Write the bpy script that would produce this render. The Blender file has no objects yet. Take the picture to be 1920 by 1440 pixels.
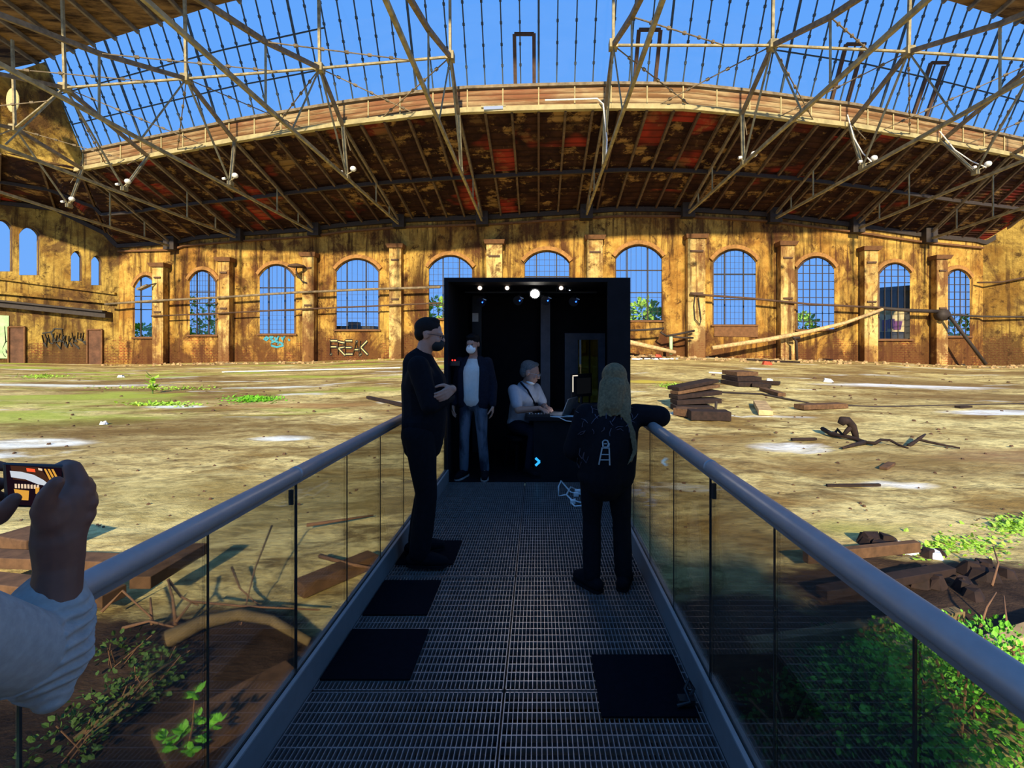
import bpy, math, random
from mathutils import Vector, Matrix, Quaternion

SC = bpy.context.scene
COL = SC.collection
RND = random.Random(7)

# ------------------------------------------------------------------ camera
F = 870.0                 # focal length in pixels of the 1920 x 1440 frame
CX, HY, CZ = 1010.0, 648.0, 1.6    # vanishing point and eye height
cam_data = bpy.data.cameras.new('camera')
cam_data.sensor_width = 36.0
cam_data.lens = F / 1920.0 * 36.0
cam_data.shift_x = -(CX - 960.0) / 1920.0
cam_data.shift_y = -(720.0 - HY) / 1920.0
cam_data.clip_start = 0.05
cam_data.clip_end = 600
camera = bpy.data.objects.new('camera', cam_data)
COL.objects.link(camera)
camera.location = (0, 0, CZ)
camera.rotation_euler = (math.pi / 2, 0, 0)
SC.camera = camera

# ------------------------------------------------------------------ view, world, sun
SC.view_settings.view_transform = 'Standard'
SC.view_settings.look = 'None'
SC.view_settings.gamma = 1.0
SC.view_settings.use_curve_mapping = False
SC.view_settings.exposure = 0.0
try:
    SC.cycles.max_bounces = 10
    SC.cycles.diffuse_bounces = 3
    SC.cycles.glossy_bounces = 4
    SC.cycles.transparent_max_bounces = 24
    SC.cycles.use_denoising = True
    SC.cycles.sample_clamp_indirect = 4.0
except Exception:
    pass

world = bpy.data.worlds.new('evening_sky')
SC.world = world
world.use_nodes = True
wn = world.node_tree
wn.nodes.clear()
w_out = wn.nodes.new('ShaderNodeOutputWorld')
w_bg = wn.nodes.new('ShaderNodeBackground')
w_tc = wn.nodes.new('ShaderNodeTexCoord')
w_sep = wn.nodes.new('ShaderNodeSeparateXYZ')
w_rmp = wn.nodes.new('ShaderNodeValToRGB')
wn.links.new(w_tc.outputs['Generated'], w_sep.inputs[0])
wn.links.new(w_sep.outputs['Z'], w_rmp.inputs[0])
e = w_rmp.color_ramp.elements
e[0].position, e[0].color = 0.0, (0.19, 0.43, 0.97, 1)
e[1].position, e[1].color = 0.7, (0.115, 0.37, 0.97, 1)
m_ = w_rmp.color_ramp.elements.new(0.3)
m_.color = (0.15, 0.415, 0.98, 1)
wn.links.new(w_rmp.outputs[0], w_bg.inputs['Color'])
w_bg.inputs['Strength'].default_value = 1.0
wn.links.new(w_bg.outputs[0], w_out.inputs[0])

SUN_TAN = 0.45            # slope of the sun, which comes from behind the camera
sun_data = bpy.data.lights.new('sun', 'SUN')
sun_data.energy = 7.4
sun_data.color = (1.0, 0.84, 0.58)
sun_data.angle = math.radians(1.6)
sun = bpy.data.objects.new('sun', sun_data)
COL.objects.link(sun)
sun.rotation_euler = Vector((0.0, 1.0, -SUN_TAN)).to_track_quat('-Z', 'Y').to_euler()

# ------------------------------------------------------------------ helpers
XF = {}                   # world matrix of every Empty that carries parts


def P(px, py, d):
    """the point at distance d in front of the camera seen at a pixel"""
    return Vector(((px - CX) / F * d, d, CZ - (py - HY) / F * d))


def lerp_table(tab, x):
    if x <= tab[0][0]:
        a, b = tab[0], tab[1]
    elif x >= tab[-1][0]:
        a, b = tab[-2], tab[-1]
    else:
        for a, b in zip(tab, tab[1:]):
            if a[0] <= x <= b[0]:
                break
    t = (x - a[0]) / (b[0] - a[0])
    return a[1] + (b[1] - a[1]) * t


def tag(o, label=None, cat=None, group=None, kind=None):
    if label:
        o['label'] = label
    if cat:
        o['category'] = cat
    if group:
        o['group'] = group
    if kind:
        o['kind'] = kind
    return o


def thing(name, label, cat, loc=(0, 0, 0), rz=0.0, group=None, kind=None, scale=1.0):
    o = bpy.data.objects.new(name, None)
    COL.objects.link(o)
    o.location = loc
    o.rotation_euler = (0, 0, rz)
    o.scale = (scale,) * 3
    o.empty_display_size = 0.1
    XF[o.name] = Matrix.LocRotScale(Vector(loc), Quaternion((0, 0, 1), rz), Vector((scale,) * 3))
    return tag(o, label, cat, group, kind)


def frame_of(d):
    d = d.normalized()
    up = Vector((0, 0, 1)) if abs(d.z) < 0.95 else Vector((0, 1, 0))
    s = d.cross(up).normalized()
    return s, s.cross(d).normalized()


class MB:
    """collects shapes, then links them as ONE mesh object"""

    def __init__(self):
        self.v, self.f, self.mi = [], [], []
        self.slot = 0

    def add(self, vs, fs):
        n = len(self.v)
        self.v += [Vector(p) for p in vs]
        self.f += [tuple(i + n for i in f) for f in fs]
        self.mi += [self.slot] * len(fs)

    def quad(self, a, b, c, d):
        self.add([a, b, c, d], [(0, 1, 2, 3)])

    def hexa(self, b, t):
        self.add(list(b) + list(t), [(3, 2, 1, 0), (4, 5, 6, 7), (0, 1, 5, 4), (1, 2, 6, 5), (2, 3, 7, 6), (3, 0, 4, 7)])

    def box(self, c, s, R=None):
        c = Vector(c)
        x, y, z = s[0] / 2, s[1] / 2, s[2] / 2
        pts = [Vector(p) for p in ((-x, -y, -z), (x, -y, -z), (x, y, -z), (-x, y, -z), (-x, -y, z), (x, -y, z), (x, y, z), (-x, y, z))]
        if R is not None:
            pts = [R @ p for p in pts]
        pts = [p + c for p in pts]
        self.hexa(pts[:4], pts[4:])

    def span(self, lo, hi):
        self.box([(a + b) / 2 for a, b in zip(lo, hi)], [abs(b - a) for a, b in zip(lo, hi)])

    def bar(self, p, q, w, h=None):
        p, q = Vector(p), Vector(q)
        if (q - p).length < 1e-6:
            return
        h = w if h is None else h
        s, u = frame_of(q - p)
        s, u = s * w / 2, u * h / 2
        self.hexa([p - s - u, p + s - u, p + s + u, p - s + u], [q - s - u, q + s - u, q + s + u, q - s + u])

    def tube(self, pts, r, n=8, caps=True):
        pts = [Vector(p) for p in pts]
        rs = r if isinstance(r, (list, tuple)) else [r] * len(pts)
        vs, fs = [], []
        ps = None
        for i, p in enumerate(pts):
            d = (pts[min(i + 1, len(pts) - 1)] - pts[max(i - 1, 0)])
            if d.length < 1e-7:
                d = Vector((0, 0, 1))
            d.normalize()
            if ps is None:
                s, u = frame_of(d)
            else:
                s = (ps - d * ps.dot(d))
                s = s.normalized() if s.length > 1e-5 else frame_of(d)[0]
                u = s.cross(d).normalized()
            ps = s
            for k in range(n):
                a = 2 * math.pi * k / n
                vs.append(p + (s * math.cos(a) + u * math.sin(a)) * rs[i])
        for i in range(len(pts) - 1):
            for k in range(n):
                a, b = i * n + k, i * n + (k + 1) % n
                fs.append((a, b, b + n, a + n))
        if caps:
            fs.append(tuple(range(n - 1, -1, -1)))
            fs.append(tuple(range((len(pts) - 1) * n, len(pts) * n)))
        self.add(vs, fs)

    def ell(self, c, r, R=None, nu=14, nv=9):
        c = Vector(c)
        if not isinstance(r, (list, tuple, Vector)):
            r = (r, r, r)
        vs = [Vector((0, 0, -r[2]))]
        for j in range(1, nv):
            t = -math.pi / 2 + math.pi * j / nv
            for i in range(nu):
                a = 2 * math.pi * i / nu
                vs.append(Vector((r[0] * math.cos(t) * math.cos(a), r[1] * math.cos(t) * math.sin(a), r[2] * math.sin(t))))
        vs.append(Vector((0, 0, r[2])))
        if R is not None:
            vs = [R @ p for p in vs]
        vs = [p + c for p in vs]
        fs = []
        for i in range(nu):
            fs.append((0, 1 + (i + 1) % nu, 1 + i))
        for j in range(nv - 2):
            for i in range(nu):
                a, b = 1 + j * nu + i, 1 + j * nu + (i + 1) % nu
                fs.append((a, b, b + nu, a + nu))
        l = len(vs) - 1
        o = 1 + (nv - 2) * nu
        for i in range(nu):
            fs.append((l, o + i, o + (i + 1) % nu))
        self.add(vs, fs)

    def cone(self, p, q, r1, r2, n=12):
        """tapered capsule"""
        p, q = Vector(p), Vector(q)
        L = (q - p).length
        if L < 1e-6:
            self.ell(p, max(r1, r2))
            return
        d = (q - p) / L
        pts, rs = [], []
        for a in (-80, -55, -28, 0):
            t = math.radians(a)
            pts.append(p + d * (r1 * math.sin(t)))
            rs.append(r1 * math.cos(t))
        for a in (0, 28, 55, 80):
            t = math.radians(a)
            pts.append(q + d * (r2 * math.sin(t)))
            rs.append(r2 * math.cos(t))
        self.tube(pts, rs, n)

    def chain(self, pts, rs, n=12):
        for i in range(len(pts) - 1):
            self.cone(pts[i], pts[i + 1], rs[i], rs[i + 1], n)

    def prism(self, poly, n, t):
        """a polygon of points thickened by t along n"""
        poly = [Vector(p) for p in poly]
        n = Vector(n).normalized() * t
        k = len(poly)
        self.add(poly + [p + n for p in poly], [tuple(range(k - 1, -1, -1)), tuple(range(k, 2 * k))] +
                 [(i, (i + 1) % k, (i + 1) % k + k, i + k) for i in range(k)])

    def leaf(self, c, d, s, size, fold=0.25):
        """a pointed oval leaf of six points folded along its rib, d its axis, s its side"""
        d, s = d.normalized() * size, s.normalized() * size * 0.33
        n = d.cross(s).normalized() * size * fold * 0.3
        self.add([c, c + d * .35 + s + n, c + d * .7 + s * .8 + n, c + d, c + d * .7 - s * .8 + n, c + d * .35 - s + n],
                 [(0, 1, 2, 3), (0, 3, 4, 5)])

    def rock(self, c, r, rnd, flat=0.7):
        n = 6
        a0 = rnd.random() * 6
        top = [Vector((math.cos(a0 + i * 6.283 / n), math.sin(a0 + i * 6.283 / n), 0)) * r * rnd.uniform(.6, 1.1) for i in range(n)]
        self.add([Vector(c) + p + Vector((0, 0, -r * .3)) for p in top] + [Vector(c) + p * rnd.uniform(.45, .75) + Vector((0, 0, r * flat * rnd.uniform(.4, .9))) for p in top],
                 [tuple(range(n, 2 * n))] + [(i, (i + 1) % n, (i + 1) % n + n, i + n) for i in range(n)] + [tuple(range(n - 1, -1, -1))])

    def build(self, name, mat, parent=None, smooth=False, local=False, bevel=0.0, voxel=None, iters=4, sfac=0.5):
        me = bpy.data.meshes.new(name)
        vs = self.v
        if parent is not None and not local:
            inv = XF[parent.name].inverted() if parent.name in XF else None
            if inv is not None:
                vs = [inv @ p for p in vs]
        me.from_pydata([tuple(p) for p in vs], [], self.f)
        mats = mat if isinstance(mat, (list, tuple)) else [mat]
        for m in mats:
            me.materials.append(m)
        if len(mats) > 1:
            me.polygons.foreach_set('material_index', self.mi)
        if smooth:
            me.polygons.foreach_set('use_smooth', [True] * len(me.polygons))
        me.update()
        o = bpy.data.objects.new(name, me)
        COL.objects.link(o)
        if voxel:
            r = o.modifiers.new('r', 'REMESH')
            r.mode = 'VOXEL'
            r.voxel_size = voxel
            r.use_smooth_shade = True
            if iters:
                s = o.modifiers.new('s', 'SMOOTH')
                s.factor = sfac
                s.iterations = iters
            bpy.context.view_layer.update()
            dg = bpy.context.evaluated_depsgraph_get()
            nm = bpy.data.meshes.new_from_object(o.evaluated_get(dg))
            o.modifiers.clear()
            o.data = nm
            bpy.data.meshes.remove(me)
            nm.name = name
            if not nm.materials:
                nm.materials.append(mats[0])
        elif bevel:
            b = o.modifiers.new('b', 'BEVEL')
            b.width = bevel
            b.segments = 2
            b.limit_method = 'ANGLE'
        if parent is not None:
            o.parent = parent
            if parent.name in XF:
                XF[o.name] = XF[parent.name]
        else:
            XF[o.name] = Matrix.Identity(4)
        return o


# ------------------------------------------------------------------ materials
class NT:
    def __init__(self, name):
        self.m = bpy.data.materials.new(name)
        self.m.use_nodes = True
        self.t = self.m.node_tree
        self.t.nodes.clear()
        self.out = self.t.nodes.new('ShaderNodeOutputMaterial')

    def n(self, typ, ins=None, **kw):
        nd = self.t.nodes.new(typ)
        for k, v in kw.items():
            setattr(nd, k, v)
        for k, v in (ins or {}).items():
            self.put(nd.inputs[k], v)
        return nd

    def put(self, sock, v):
        if isinstance(v, bpy.types.NodeSocket):
            self.t.links.new(v, sock)
        elif isinstance(v, bpy.types.Node):
            self.t.links.new(v.outputs[0], sock)
        else:
            if isinstance(v, (tuple, list)) and len(v) == 3 and sock.type == 'RGBA':
                v = tuple(v) + (1,)
            sock.default_value = v

    def pos(self, scale=(1, 1, 1)):
        g = self.n('ShaderNodeNewGeometry')
        mp = self.n('ShaderNodeMapping', {'Vector': g.outputs['Position'], 'Scale': scale})
        return mp.outputs[0]

    def noise(self, vec, scale=1.0, detail=5.0, rough=0.6, dist=0.0):
        return self.n('ShaderNodeTexNoise', {'Vector': vec, 'Scale': scale, 'Detail': detail, 'Roughness': rough, 'Distortion': dist}).outputs[0]

    def ramp(self, fac, stops):
        r = self.n('ShaderNodeValToRGB', {'Fac': fac})
        el = r.color_ramp.elements
        while len(el) < len(stops):
            el.new(0.5)
        for k, (p, c) in enumerate(stops):
            el[k].position = p
            el[k].color = (c, c, c, 1) if isinstance(c, (int, float)) else tuple(c) + (1,)
        return r.outputs[0]

    def mix(self, fac, a, b, mode='MIX'):
        nd = self.n('ShaderNodeMix', data_type='RGBA', blend_type=mode)
        self.put(nd.inputs[0], fac)
        self.put(nd.inputs[6], a)
        self.put(nd.inputs[7], b)
        return nd.outputs[2]

    def math(self, op, a, b=0.0, clamp=False):
        nd = self.n('ShaderNodeMath', operation=op, use_clamp=clamp)
        self.put(nd.inputs[0], a)
        self.put(nd.inputs[1], b)
        return nd.outputs[0]

    def sep(self):
        g = self.n('ShaderNodeNewGeometry')
        s = self.n('ShaderNodeSeparateXYZ', {0: g.outputs['Position']})
        return s.outputs

    def bsdf(self, color, rough=0.7, metal=0.0, bump=None, bump_d=0.05, spec=0.4, **kw):
        b = self.n('ShaderNodeBsdfPrincipled', {'Base Color': color, 'Roughness': rough, 'Metallic': metal, 'Specular IOR Level': spec})
        for k, v in kw.items():
            self.put(b.inputs[k.replace('_', ' ')], v)
        if bump is not None:
            bp = self.n('ShaderNodeBump', {'Height': bump, 'Strength': 0.7, 'Distance': bump_d})
            self.t.links.new(bp.outputs[0], b.inputs['Normal'])
        self.t.links.new(b.outputs[0], self.out.inputs[0])
        return self.m


def simple(name, c, rough=0.6, metal=0.0, scale=8.0, var=0.25, spec=0.4, **kw):
    t = NT(name)
    nz = t.noise(t.pos(), scale, 4)
    lo = tuple(x * (1 - var) for x in c)
    hi = tuple(min(1, x * (1 + var)) for x in c)
    return t.bsdf(t.ramp(nz, [(0.3, lo), (0.7, hi)]), rough, metal, spec=spec, **kw)


def emit(name, c, s):
    t = NT(name)
    em = t.n('ShaderNodeEmission', {'Color': tuple(c) + (1,), 'Strength': s})
    t.t.links.new(em.outputs[0], t.out.inputs[0])
    return t.m


def glass(name, tint, refl=0.06, rough=0.02):
    t = NT(name)
    tr = t.n('ShaderNodeBsdfTransparent', {'Color': tuple(tint) + (1,)})
    gl = t.n('ShaderNodeBsdfGlossy', {'Color': (1, 1, 1, 1), 'Roughness': rough})
    fr = t.n('ShaderNodeLayerWeight', {'Blend': 0.18})
    fac = t.math('MULTIPLY_ADD', fr.outputs['Fresnel'], 0.5)
    t.t.nodes[-1].inputs[2].default_value = refl
    mx = t.n('ShaderNodeMixShader', {0: fac, 1: tr.outputs[0], 2: gl.outputs[0]})
    t.t.links.new(mx.outputs[0], t.out.inputs[0])
    return t.m


def plaster(name, light, mid, dark, brick, seed=0.0, base_z=3.0, darkness=0.5):
    t = NT(name)
    v = t.pos((1, 1, 1))
    big = t.noise(t.n('ShaderNodeMapping', {'Vector': v, 'Location': (seed, seed, 0)}).outputs[0], 0.16, 6, 0.65)
    fine = t.noise(v, 1.3, 6, 0.7)
    streak = t.noise(t.pos((0.42, 0.3, 0.055)), 1.0, 7, 0.68, 0.3)
    streak2 = t.noise(t.pos((1.7, 0.9, 0.10)), 1.0, 5, 0.6)
    c = t.mix(t.ramp(big, [(0.40, 0.0), (0.56, 1.0)]), mid, light)
    c = t.mix(t.ramp(fine, [(0.35, 0.0), (0.75, 0.55)]), c, tuple(x * 0.55 for x in mid))
    br = t.n('ShaderNodeTexBrick', {'Vector': t.n('ShaderNodeCombineXYZ', {0: t.sep()['X'], 1: t.sep()['Z']}).outputs[0], 'Scale': 1.0,
                                    'Color1': tuple(brick) + (1,), 'Color2': tuple(x * .6 for x in brick) + (1,), 'Mortar': tuple(x * .75 for x in light) + (1,),
                                    'Mortar Size': 0.06, 'Brick Width': 0.75, 'Row Height': 0.3}).outputs[0]
    zz = t.sep()['Z']
    low = t.n('ShaderNodeMapRange', {0: zz, 1: base_z + 3.0, 2: base_z - 3.5, 3: 0.0, 4: 0.30}).outputs[0]
    bm = t.ramp(t.math('ADD', big, low), [(0.70, 0.0), (0.80, 1.0)])
    c = t.mix(bm, c, br)
    d1 = t.ramp(streak, [(darkness, 0.0), (darkness + 0.13, 1.0)])
    c = t.mix(t.math('MULTIPLY', d1, 0.9), c, dark)
    d2 = t.ramp(streak2, [(0.53, 0.0), (0.66, 0.8)])
    c = t.mix(d2, c, tuple(x * 1.8 for x in dark))
    bg = t.noise(t.pos((0.22, 0.2, 0.16)), 1.0, 7, 0.7, 0.5)
    lowd = t.n('ShaderNodeMapRange', {0: zz, 1: base_z + 2.5, 2: base_z - 4.5, 3: 0.0, 4: 0.15}).outputs[0]
    bg = t.math('ADD', bg, lowd)
    c = t.mix(t.ramp(bg, [(0.49, 0.0), (0.60, 0.85)]), c, tuple(x * 2.2 for x in dark))
    bl = t.noise(v, 0.55, 7, 0.75, 0.4)
    c = t.mix(t.ramp(bl, [(0.55, 0.0), (0.64, 0.85)]), c, tuple(x * 1.2 for x in dark))
    return t.bsdf(c, 0.9, bump=t.math('ADD', fine, bl), bump_d=0.35, spec=0.15)


M = {}
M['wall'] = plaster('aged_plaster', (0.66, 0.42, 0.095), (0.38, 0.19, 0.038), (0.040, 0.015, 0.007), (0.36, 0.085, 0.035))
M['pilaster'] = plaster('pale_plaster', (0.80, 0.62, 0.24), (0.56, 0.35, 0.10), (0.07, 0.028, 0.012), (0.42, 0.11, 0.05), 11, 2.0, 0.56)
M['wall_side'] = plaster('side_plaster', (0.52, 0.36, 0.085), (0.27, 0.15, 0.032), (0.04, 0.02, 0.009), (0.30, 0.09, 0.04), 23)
M['cap'] = simple('stained_stone', (0.16, 0.075, 0.03), 0.9, scale=2)
M['jamb'] = simple('window_reveal', (0.34, 0.17, 0.05), 0.9, scale=2)
M['rust'] = simple('rusty_steel', (0.09, 0.05, 0.03), 0.8, scale=3)
M['dark_steel'] = simple('dark_steel', (0.035, 0.026, 0.022), 0.7, scale=3)
M['truss'] = simple('weathered_beige_steel', (0.31, 0.26, 0.14), 0.75, scale=1.5, var=0.45)
M['truss_dark'] = simple('weathered_brown_steel', (0.20, 0.155, 0.095), 0.8, scale=1.5, var=0.45)
M['lamp_white'] = simple('white_enamel', (0.8, 0.8, 0.76), 0.4)
M['bar'] = simple('glazing_bar_steel', (0.055, 0.075, 0.085), 0.7, scale=2)
M['pane'] = glass('window_glass', (0.97, 0.985, 1.0), 0.015)
M['rail_glass'] = glass('railing_glass', (0.78, 0.78, 0.75), 0.03)

# wooden roof underside: boards with flaking tan and red paint
t = NT('roof_boards')
v = t.pos()
sx = t.sep()
cell = t.n('ShaderNodeTexWhiteNoise', noise_dimensions='2D')
fx = t.math('FLOOR', t.math('DIVIDE', sx['X'], 3.0))
fz = t.math('FLOOR', t.math('DIVIDE', sx['Z'], 1.1))
t.put(cell.inputs['Vector'], t.n('ShaderNodeCombineXYZ', {0: fx, 1: fz}).outputs[0])
boards = t.n('ShaderNodeTexWave', {'Vector': t.pos((0.02, 0.0, 1.0)), 'Scale': 1.1, 'Distortion': 1.0, 'Detail': 2.0}, bands_direction='Z').outputs[1]
c = t.mix(t.ramp(t.noise(t.pos((0.4, 0.2, 1.6)), 0.8, 6, .7), [(0.42, 0.0), (0.62, 1.0)]), (0.020, 0.009, 0.009), (0.055, 0.024, 0.016))
c = t.mix(t.math('MULTIPLY', t.ramp(t.noise(t.pos((0.10, 0.1, 0.3)), 0.8, 3), [(0.53, 0.0), (0.62, 1.0)]), t.ramp(cell.outputs[0], [(0.55, 0.0), (0.6, 1.0)])), c, (0.30, 0.035, 0.022))
tan = t.math('MULTIPLY', t.ramp(t.noise(t.pos((0.35, 0.2, 1.3)), 1.0, 6, .72), [(0.53, 0.0), (0.60, 1.0)]), t.ramp(cell.outputs[0], [(0.35, 1.0), (0.7, 0.3)]))
c = t.mix(tan, c, (0.30, 0.18, 0.07))
c = t.mix(t.ramp(boards, [(0.0, 0.55), (0.2, 0.0)]), c, (0.012, 0.006, 0.005))
M['roof'] = t.bsdf(c, 0.9, bump=boards, bump_d=0.1, spec=0.1)

t = NT('roof_planks')
c = t.mix(t.ramp(t.noise(t.pos((0.25, 1.4, 1.4)), 0.6, 6, .7), [(0.40, 0.0), (0.62, 1.0)]), (0.035, 0.020, 0.012), (0.30, 0.175, 0.065))
M['planks'] = t.bsdf(c, 0.9, spec=0.1)

t = NT('fascia_boards')
bd = t.n('ShaderNodeTexWave', {'Vector': t.pos((0.0, 0.0, 1.0)), 'Scale': 0.55, 'Distortion': 0.3}, bands_direction='Z').outputs[1]
c = t.mix(t.ramp(t.noise(t.pos((0.15, 0.1, 1.4)), 0.9, 6, .7), [(0.42, 0.0), (0.62, 1.0)]), (0.20, 0.105, 0.045), (0.44, 0.34, 0.18))
c = t.mix(t.ramp(t.noise(t.pos((0.3, 0.2, 0.8)), 0.35, 5), [(0.52, 0.0), (0.65, 0.7)]), c, (0.22, 0.08, 0.04))
c = t.mix(t.ramp(bd, [(0.0, 0.75), (0.18, 0.0)]), c, (0.05, 0.025, 0.012))
M['fascia'] = t.bsdf(c, 0.85, bump=bd, bump_d=0.1, spec=0.15)
M['fascia_rail'] = simple('pale_edge_beam', (0.40, 0.34, 0.17), 0.8, scale=1)

# dusty concrete and earth floor of the hall
t = NT('dusty_floor')
n1 = t.noise(t.pos((0.05, 0.085, 0)), 1.0, 7, 0.62, 0.3)
n2 = t.noise(t.pos((0.22, 0.42, 0)), 1.0, 8, 0.70, 0.6)
n3 = t.noise(t.pos((1.1, 2.0, 0)), 1.0, 8, 0.72)
n4 = t.noise(t.pos((0.06, 0.17, 0)), 1.7, 5, 0.6)
n5 = t.noise(t.pos((0.045, 0.10, 0.0)), 1.3, 5, 0.55)
n6 = t.noise(t.pos((0.5, 1.3, 0)), 1.0, 7, 0.7, 0.8)
c = t.mix(t.ramp(n2, [(0.38, 0.0), (0.56, 1.0)]), (0.36, 0.235, 0.065), (0.97, 0.82, 0.34))
c = t.mix(t.ramp(n1, [(0.46, 0.0), (0.58, 0.85)]), c, (0.27, 0.155, 0.045))
c = t.mix(t.ramp(n6, [(0.53, 0.0), (0.64, 0.85)]), c, (0.15, 0.095, 0.032))
c = t.mix(t.ramp(n3, [(0.50, 0.0), (0.68, 0.75)]), c, (0.13, 0.085, 0.03))
n7 = t.noise(t.pos((3.2, 5.0, 0)), 1.0, 8, 0.75, 0.3)
c = t.mix(t.ramp(n7, [(0.47, 0.0), (0.64, 0.65)]), c, (0.15, 0.10, 0.035))
c = t.mix(t.ramp(n4, [(0.60, 0.0), (0.66, 0.85)]), c, (0.92, 0.97, 0.90))
pos = t.sep()
gl = t.n('ShaderNodeMapRange', {0: pos['X'], 1: -2.0, 2: -9.0, 3: 0.0, 4: 1.0}).outputs[0]
gy = t.n('ShaderNodeMapRange', {0: pos['Y'], 1: 13.0, 2: 20.0, 3: 0.0, 4: 1.0}).outputs[0]
gm = t.math('MULTIPLY', t.math('MULTIPLY', gl, gy), t.ramp(n5, [(0.53, 0.0), (0.61, 0.85)]))
c = t.mix(gm, c, (0.42, 0.52, 0.07))
# muddy earth on both sides of the walkway, with shade painted into it
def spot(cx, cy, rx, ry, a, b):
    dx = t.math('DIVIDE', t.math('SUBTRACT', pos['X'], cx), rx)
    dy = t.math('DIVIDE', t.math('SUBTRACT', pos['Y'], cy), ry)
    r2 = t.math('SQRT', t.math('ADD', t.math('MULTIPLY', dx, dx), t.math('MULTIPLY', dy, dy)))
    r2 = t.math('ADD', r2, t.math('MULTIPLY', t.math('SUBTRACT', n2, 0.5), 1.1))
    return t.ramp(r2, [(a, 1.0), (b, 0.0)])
mud_shade = t.mix(t.ramp(n3, [(0.4, 0.0), (0.65, 1.0)]), (0.028, 0.016, 0.010), (0.085, 0.05, 0.028))
c = t.mix(spot(5.2, 5.6, 2.6, 1.15, 0.75, 1.0), c, mud_shade)
c = t.mix(spot(2.2, 4.2, 1.5, 1.6, 0.75, 1.0), c, mud_shade)
c = t.mix(spot(-3.6, 3.75, 3.4, 1.75, 0.75, 1.0), c, mud_shade)
c = t.mix(spot(-.15, 2.5, 1.7, 5.5, 0.8, 1.0), c, (0.012, 0.010, 0.009))  # darkness under the walkway painted onto the ground
c = t.mix(t.math('MULTIPLY', spot(5.2, 7.6, 1.5, 0.5, 0.3, 1.1), 0.7), c, (0.42, 0.40, 0.09))
for (sx_, sy_, rx_, ry_, k_, col_) in ((-14, 17, 9, 3.6, .75, (0.20, 0.12, 0.032)), (-7, 9.0, 6.5, 2.2, .55, (0.34, 0.27, 0.085)), (-6, 13.2, 3.2, 1.0, .6, (0.24, 0.15, 0.04)), (9.5, 12.2, 3.5, 1.3, .55, (0.30, 0.20, 0.06)), (-12, 23, 5, 1.1, .6, (0.45, 0.24, 0.08)),
                                       (12, 9.2, 3.2, .7, .6, (0.26, 0.17, 0.05)), (12, 19, 3.5, 1.2, .6, (0.33, 0.2, 0.055)), (-27, 26, 9, 1.4, .6, (0.40, 0.44, 0.07)), (14, 12.5, 4, 1.4, .5, (0.42, 0.24, 0.11)),
                                       (-38, 36, 10, 1.8, .9, (0.92, 0.97, 0.88)), (-15.6, 14.3, 2.2, .8, .9, (0.92, 0.95, 0.85)), (-18, 23, 1.7, .55, .9, (0.92, 0.97, 0.92)), (-8.3, 15, 1.2, .5, .85, (0.92, 0.97, 0.90)), (-19, 33, 4, .9, .8, (0.9, 0.97, 0.86)),
                                       (27, 34, 8, 1.6, .95, (0.93, 0.97, 0.98)), (21, 21, 3.2, .9, .9, (0.93, 0.97, 0.95)), (7.4, 13.6, 1.3, .8, .8, (0.95, 0.95, 0.86)), (7.7, 10.0, .9, .35, .8, (0.95, 0.95, 0.86)), (8, 33, 3, 1.3, .7, (0.80, 0.66, 0.08))):
    brk = t.ramp(n6, [(0.40, 1.0), (0.56, 0.25)]) if col_[2] > .5 else n3
    c = t.mix(t.math('MULTIPLY', spot(sx_, sy_, rx_, ry_, 0.45, 1.15), t.math('MULTIPLY_ADD', brk, 1.0)), c, col_)
    for nd_ in reversed(t.t.nodes[:]):
        if nd_.type == 'MATH' and nd_.operation == 'MULTIPLY_ADD':
            nd_.inputs[1].default_value = 1.1
            nd_.inputs[2].default_value = k_ - .55
            break
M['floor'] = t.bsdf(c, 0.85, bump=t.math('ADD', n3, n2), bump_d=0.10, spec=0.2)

M['earth'] = simple('brown_earth', (0.10, 0.055, 0.03), 0.95, scale=4)
M['outer_earth'] = simple('outer_ground', (0.2, 0.16, 0.09), 0.95, scale=1)
M['rubble'] = simple('rubble_stone', (0.40, 0.27, 0.13), 0.95, scale=2, var=0.6)
M['rafter'] = simple('brown_rafter', (0.12, 0.078, 0.045), 0.85, scale=1.5, var=0.5)
M['timber_dark'] = simple('dark_timber', (0.022, 0.011, 0.008), 0.85, scale=6, var=0.5)
M['timber'] = simple('brown_timber', (0.12, 0.062, 0.028), 0.85, scale=6, var=0.4)
M['timber_pale'] = simple('pale_timber', (0.55, 0.38, 0.18), 0.85, scale=3, var=0.4)
M['twig'] = simple('dry_twig', (0.20, 0.105, 0.055), 0.9, scale=10)
M['log'] = simple('barkless_log', (0.15, 0.105, 0.045), 0.9, scale=5, var=0.4)
M['leaf'] = simple('bright_leaf', (0.16, 0.50, 0.035), 0.6, scale=3, var=0.45)
M['leaf_dull'] = simple('dull_leaf', (0.055, 0.12, 0.02), 0.7, scale=3, var=0.5)
M['leaf_lime'] = simple('lime_leaf', (0.36, 0.62, 0.06), 0.6, scale=1, var=0.3)
M['grass'] = simple('short_grass', (0.16, 0.48, 0.02), 0.7, scale=2, var=0.3)
M['paper'] = simple('pale_scrap', (0.75, 0.8, 0.82), 0.7)
M['red_scrap'] = simple('red_scrap', (0.5, 0.07, 0.03), 0.7)
M['door_brown'] = simple('brown_door', (0.12, 0.055, 0.03), 0.8, scale=1, var=0.4)
M['building'] = simple('dark_building', (0.05, 0.045, 0.038), 0.85, scale=1)
M['render_wall'] = simple('cream_render', (0.55, 0.42, 0.2), 0.85, scale=1)
M['paint_black'] = simple('black_spray_paint', (0.012, 0.012, 0.010), 0.6)
M['paint_cream'] = simple('cream_spray_paint', (0.55, 0.48, 0.22), 0.7)
M['paint_blue'] = simple('blue_spray_paint', (0.05, 0.30, 0.42), 0.6)
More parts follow.
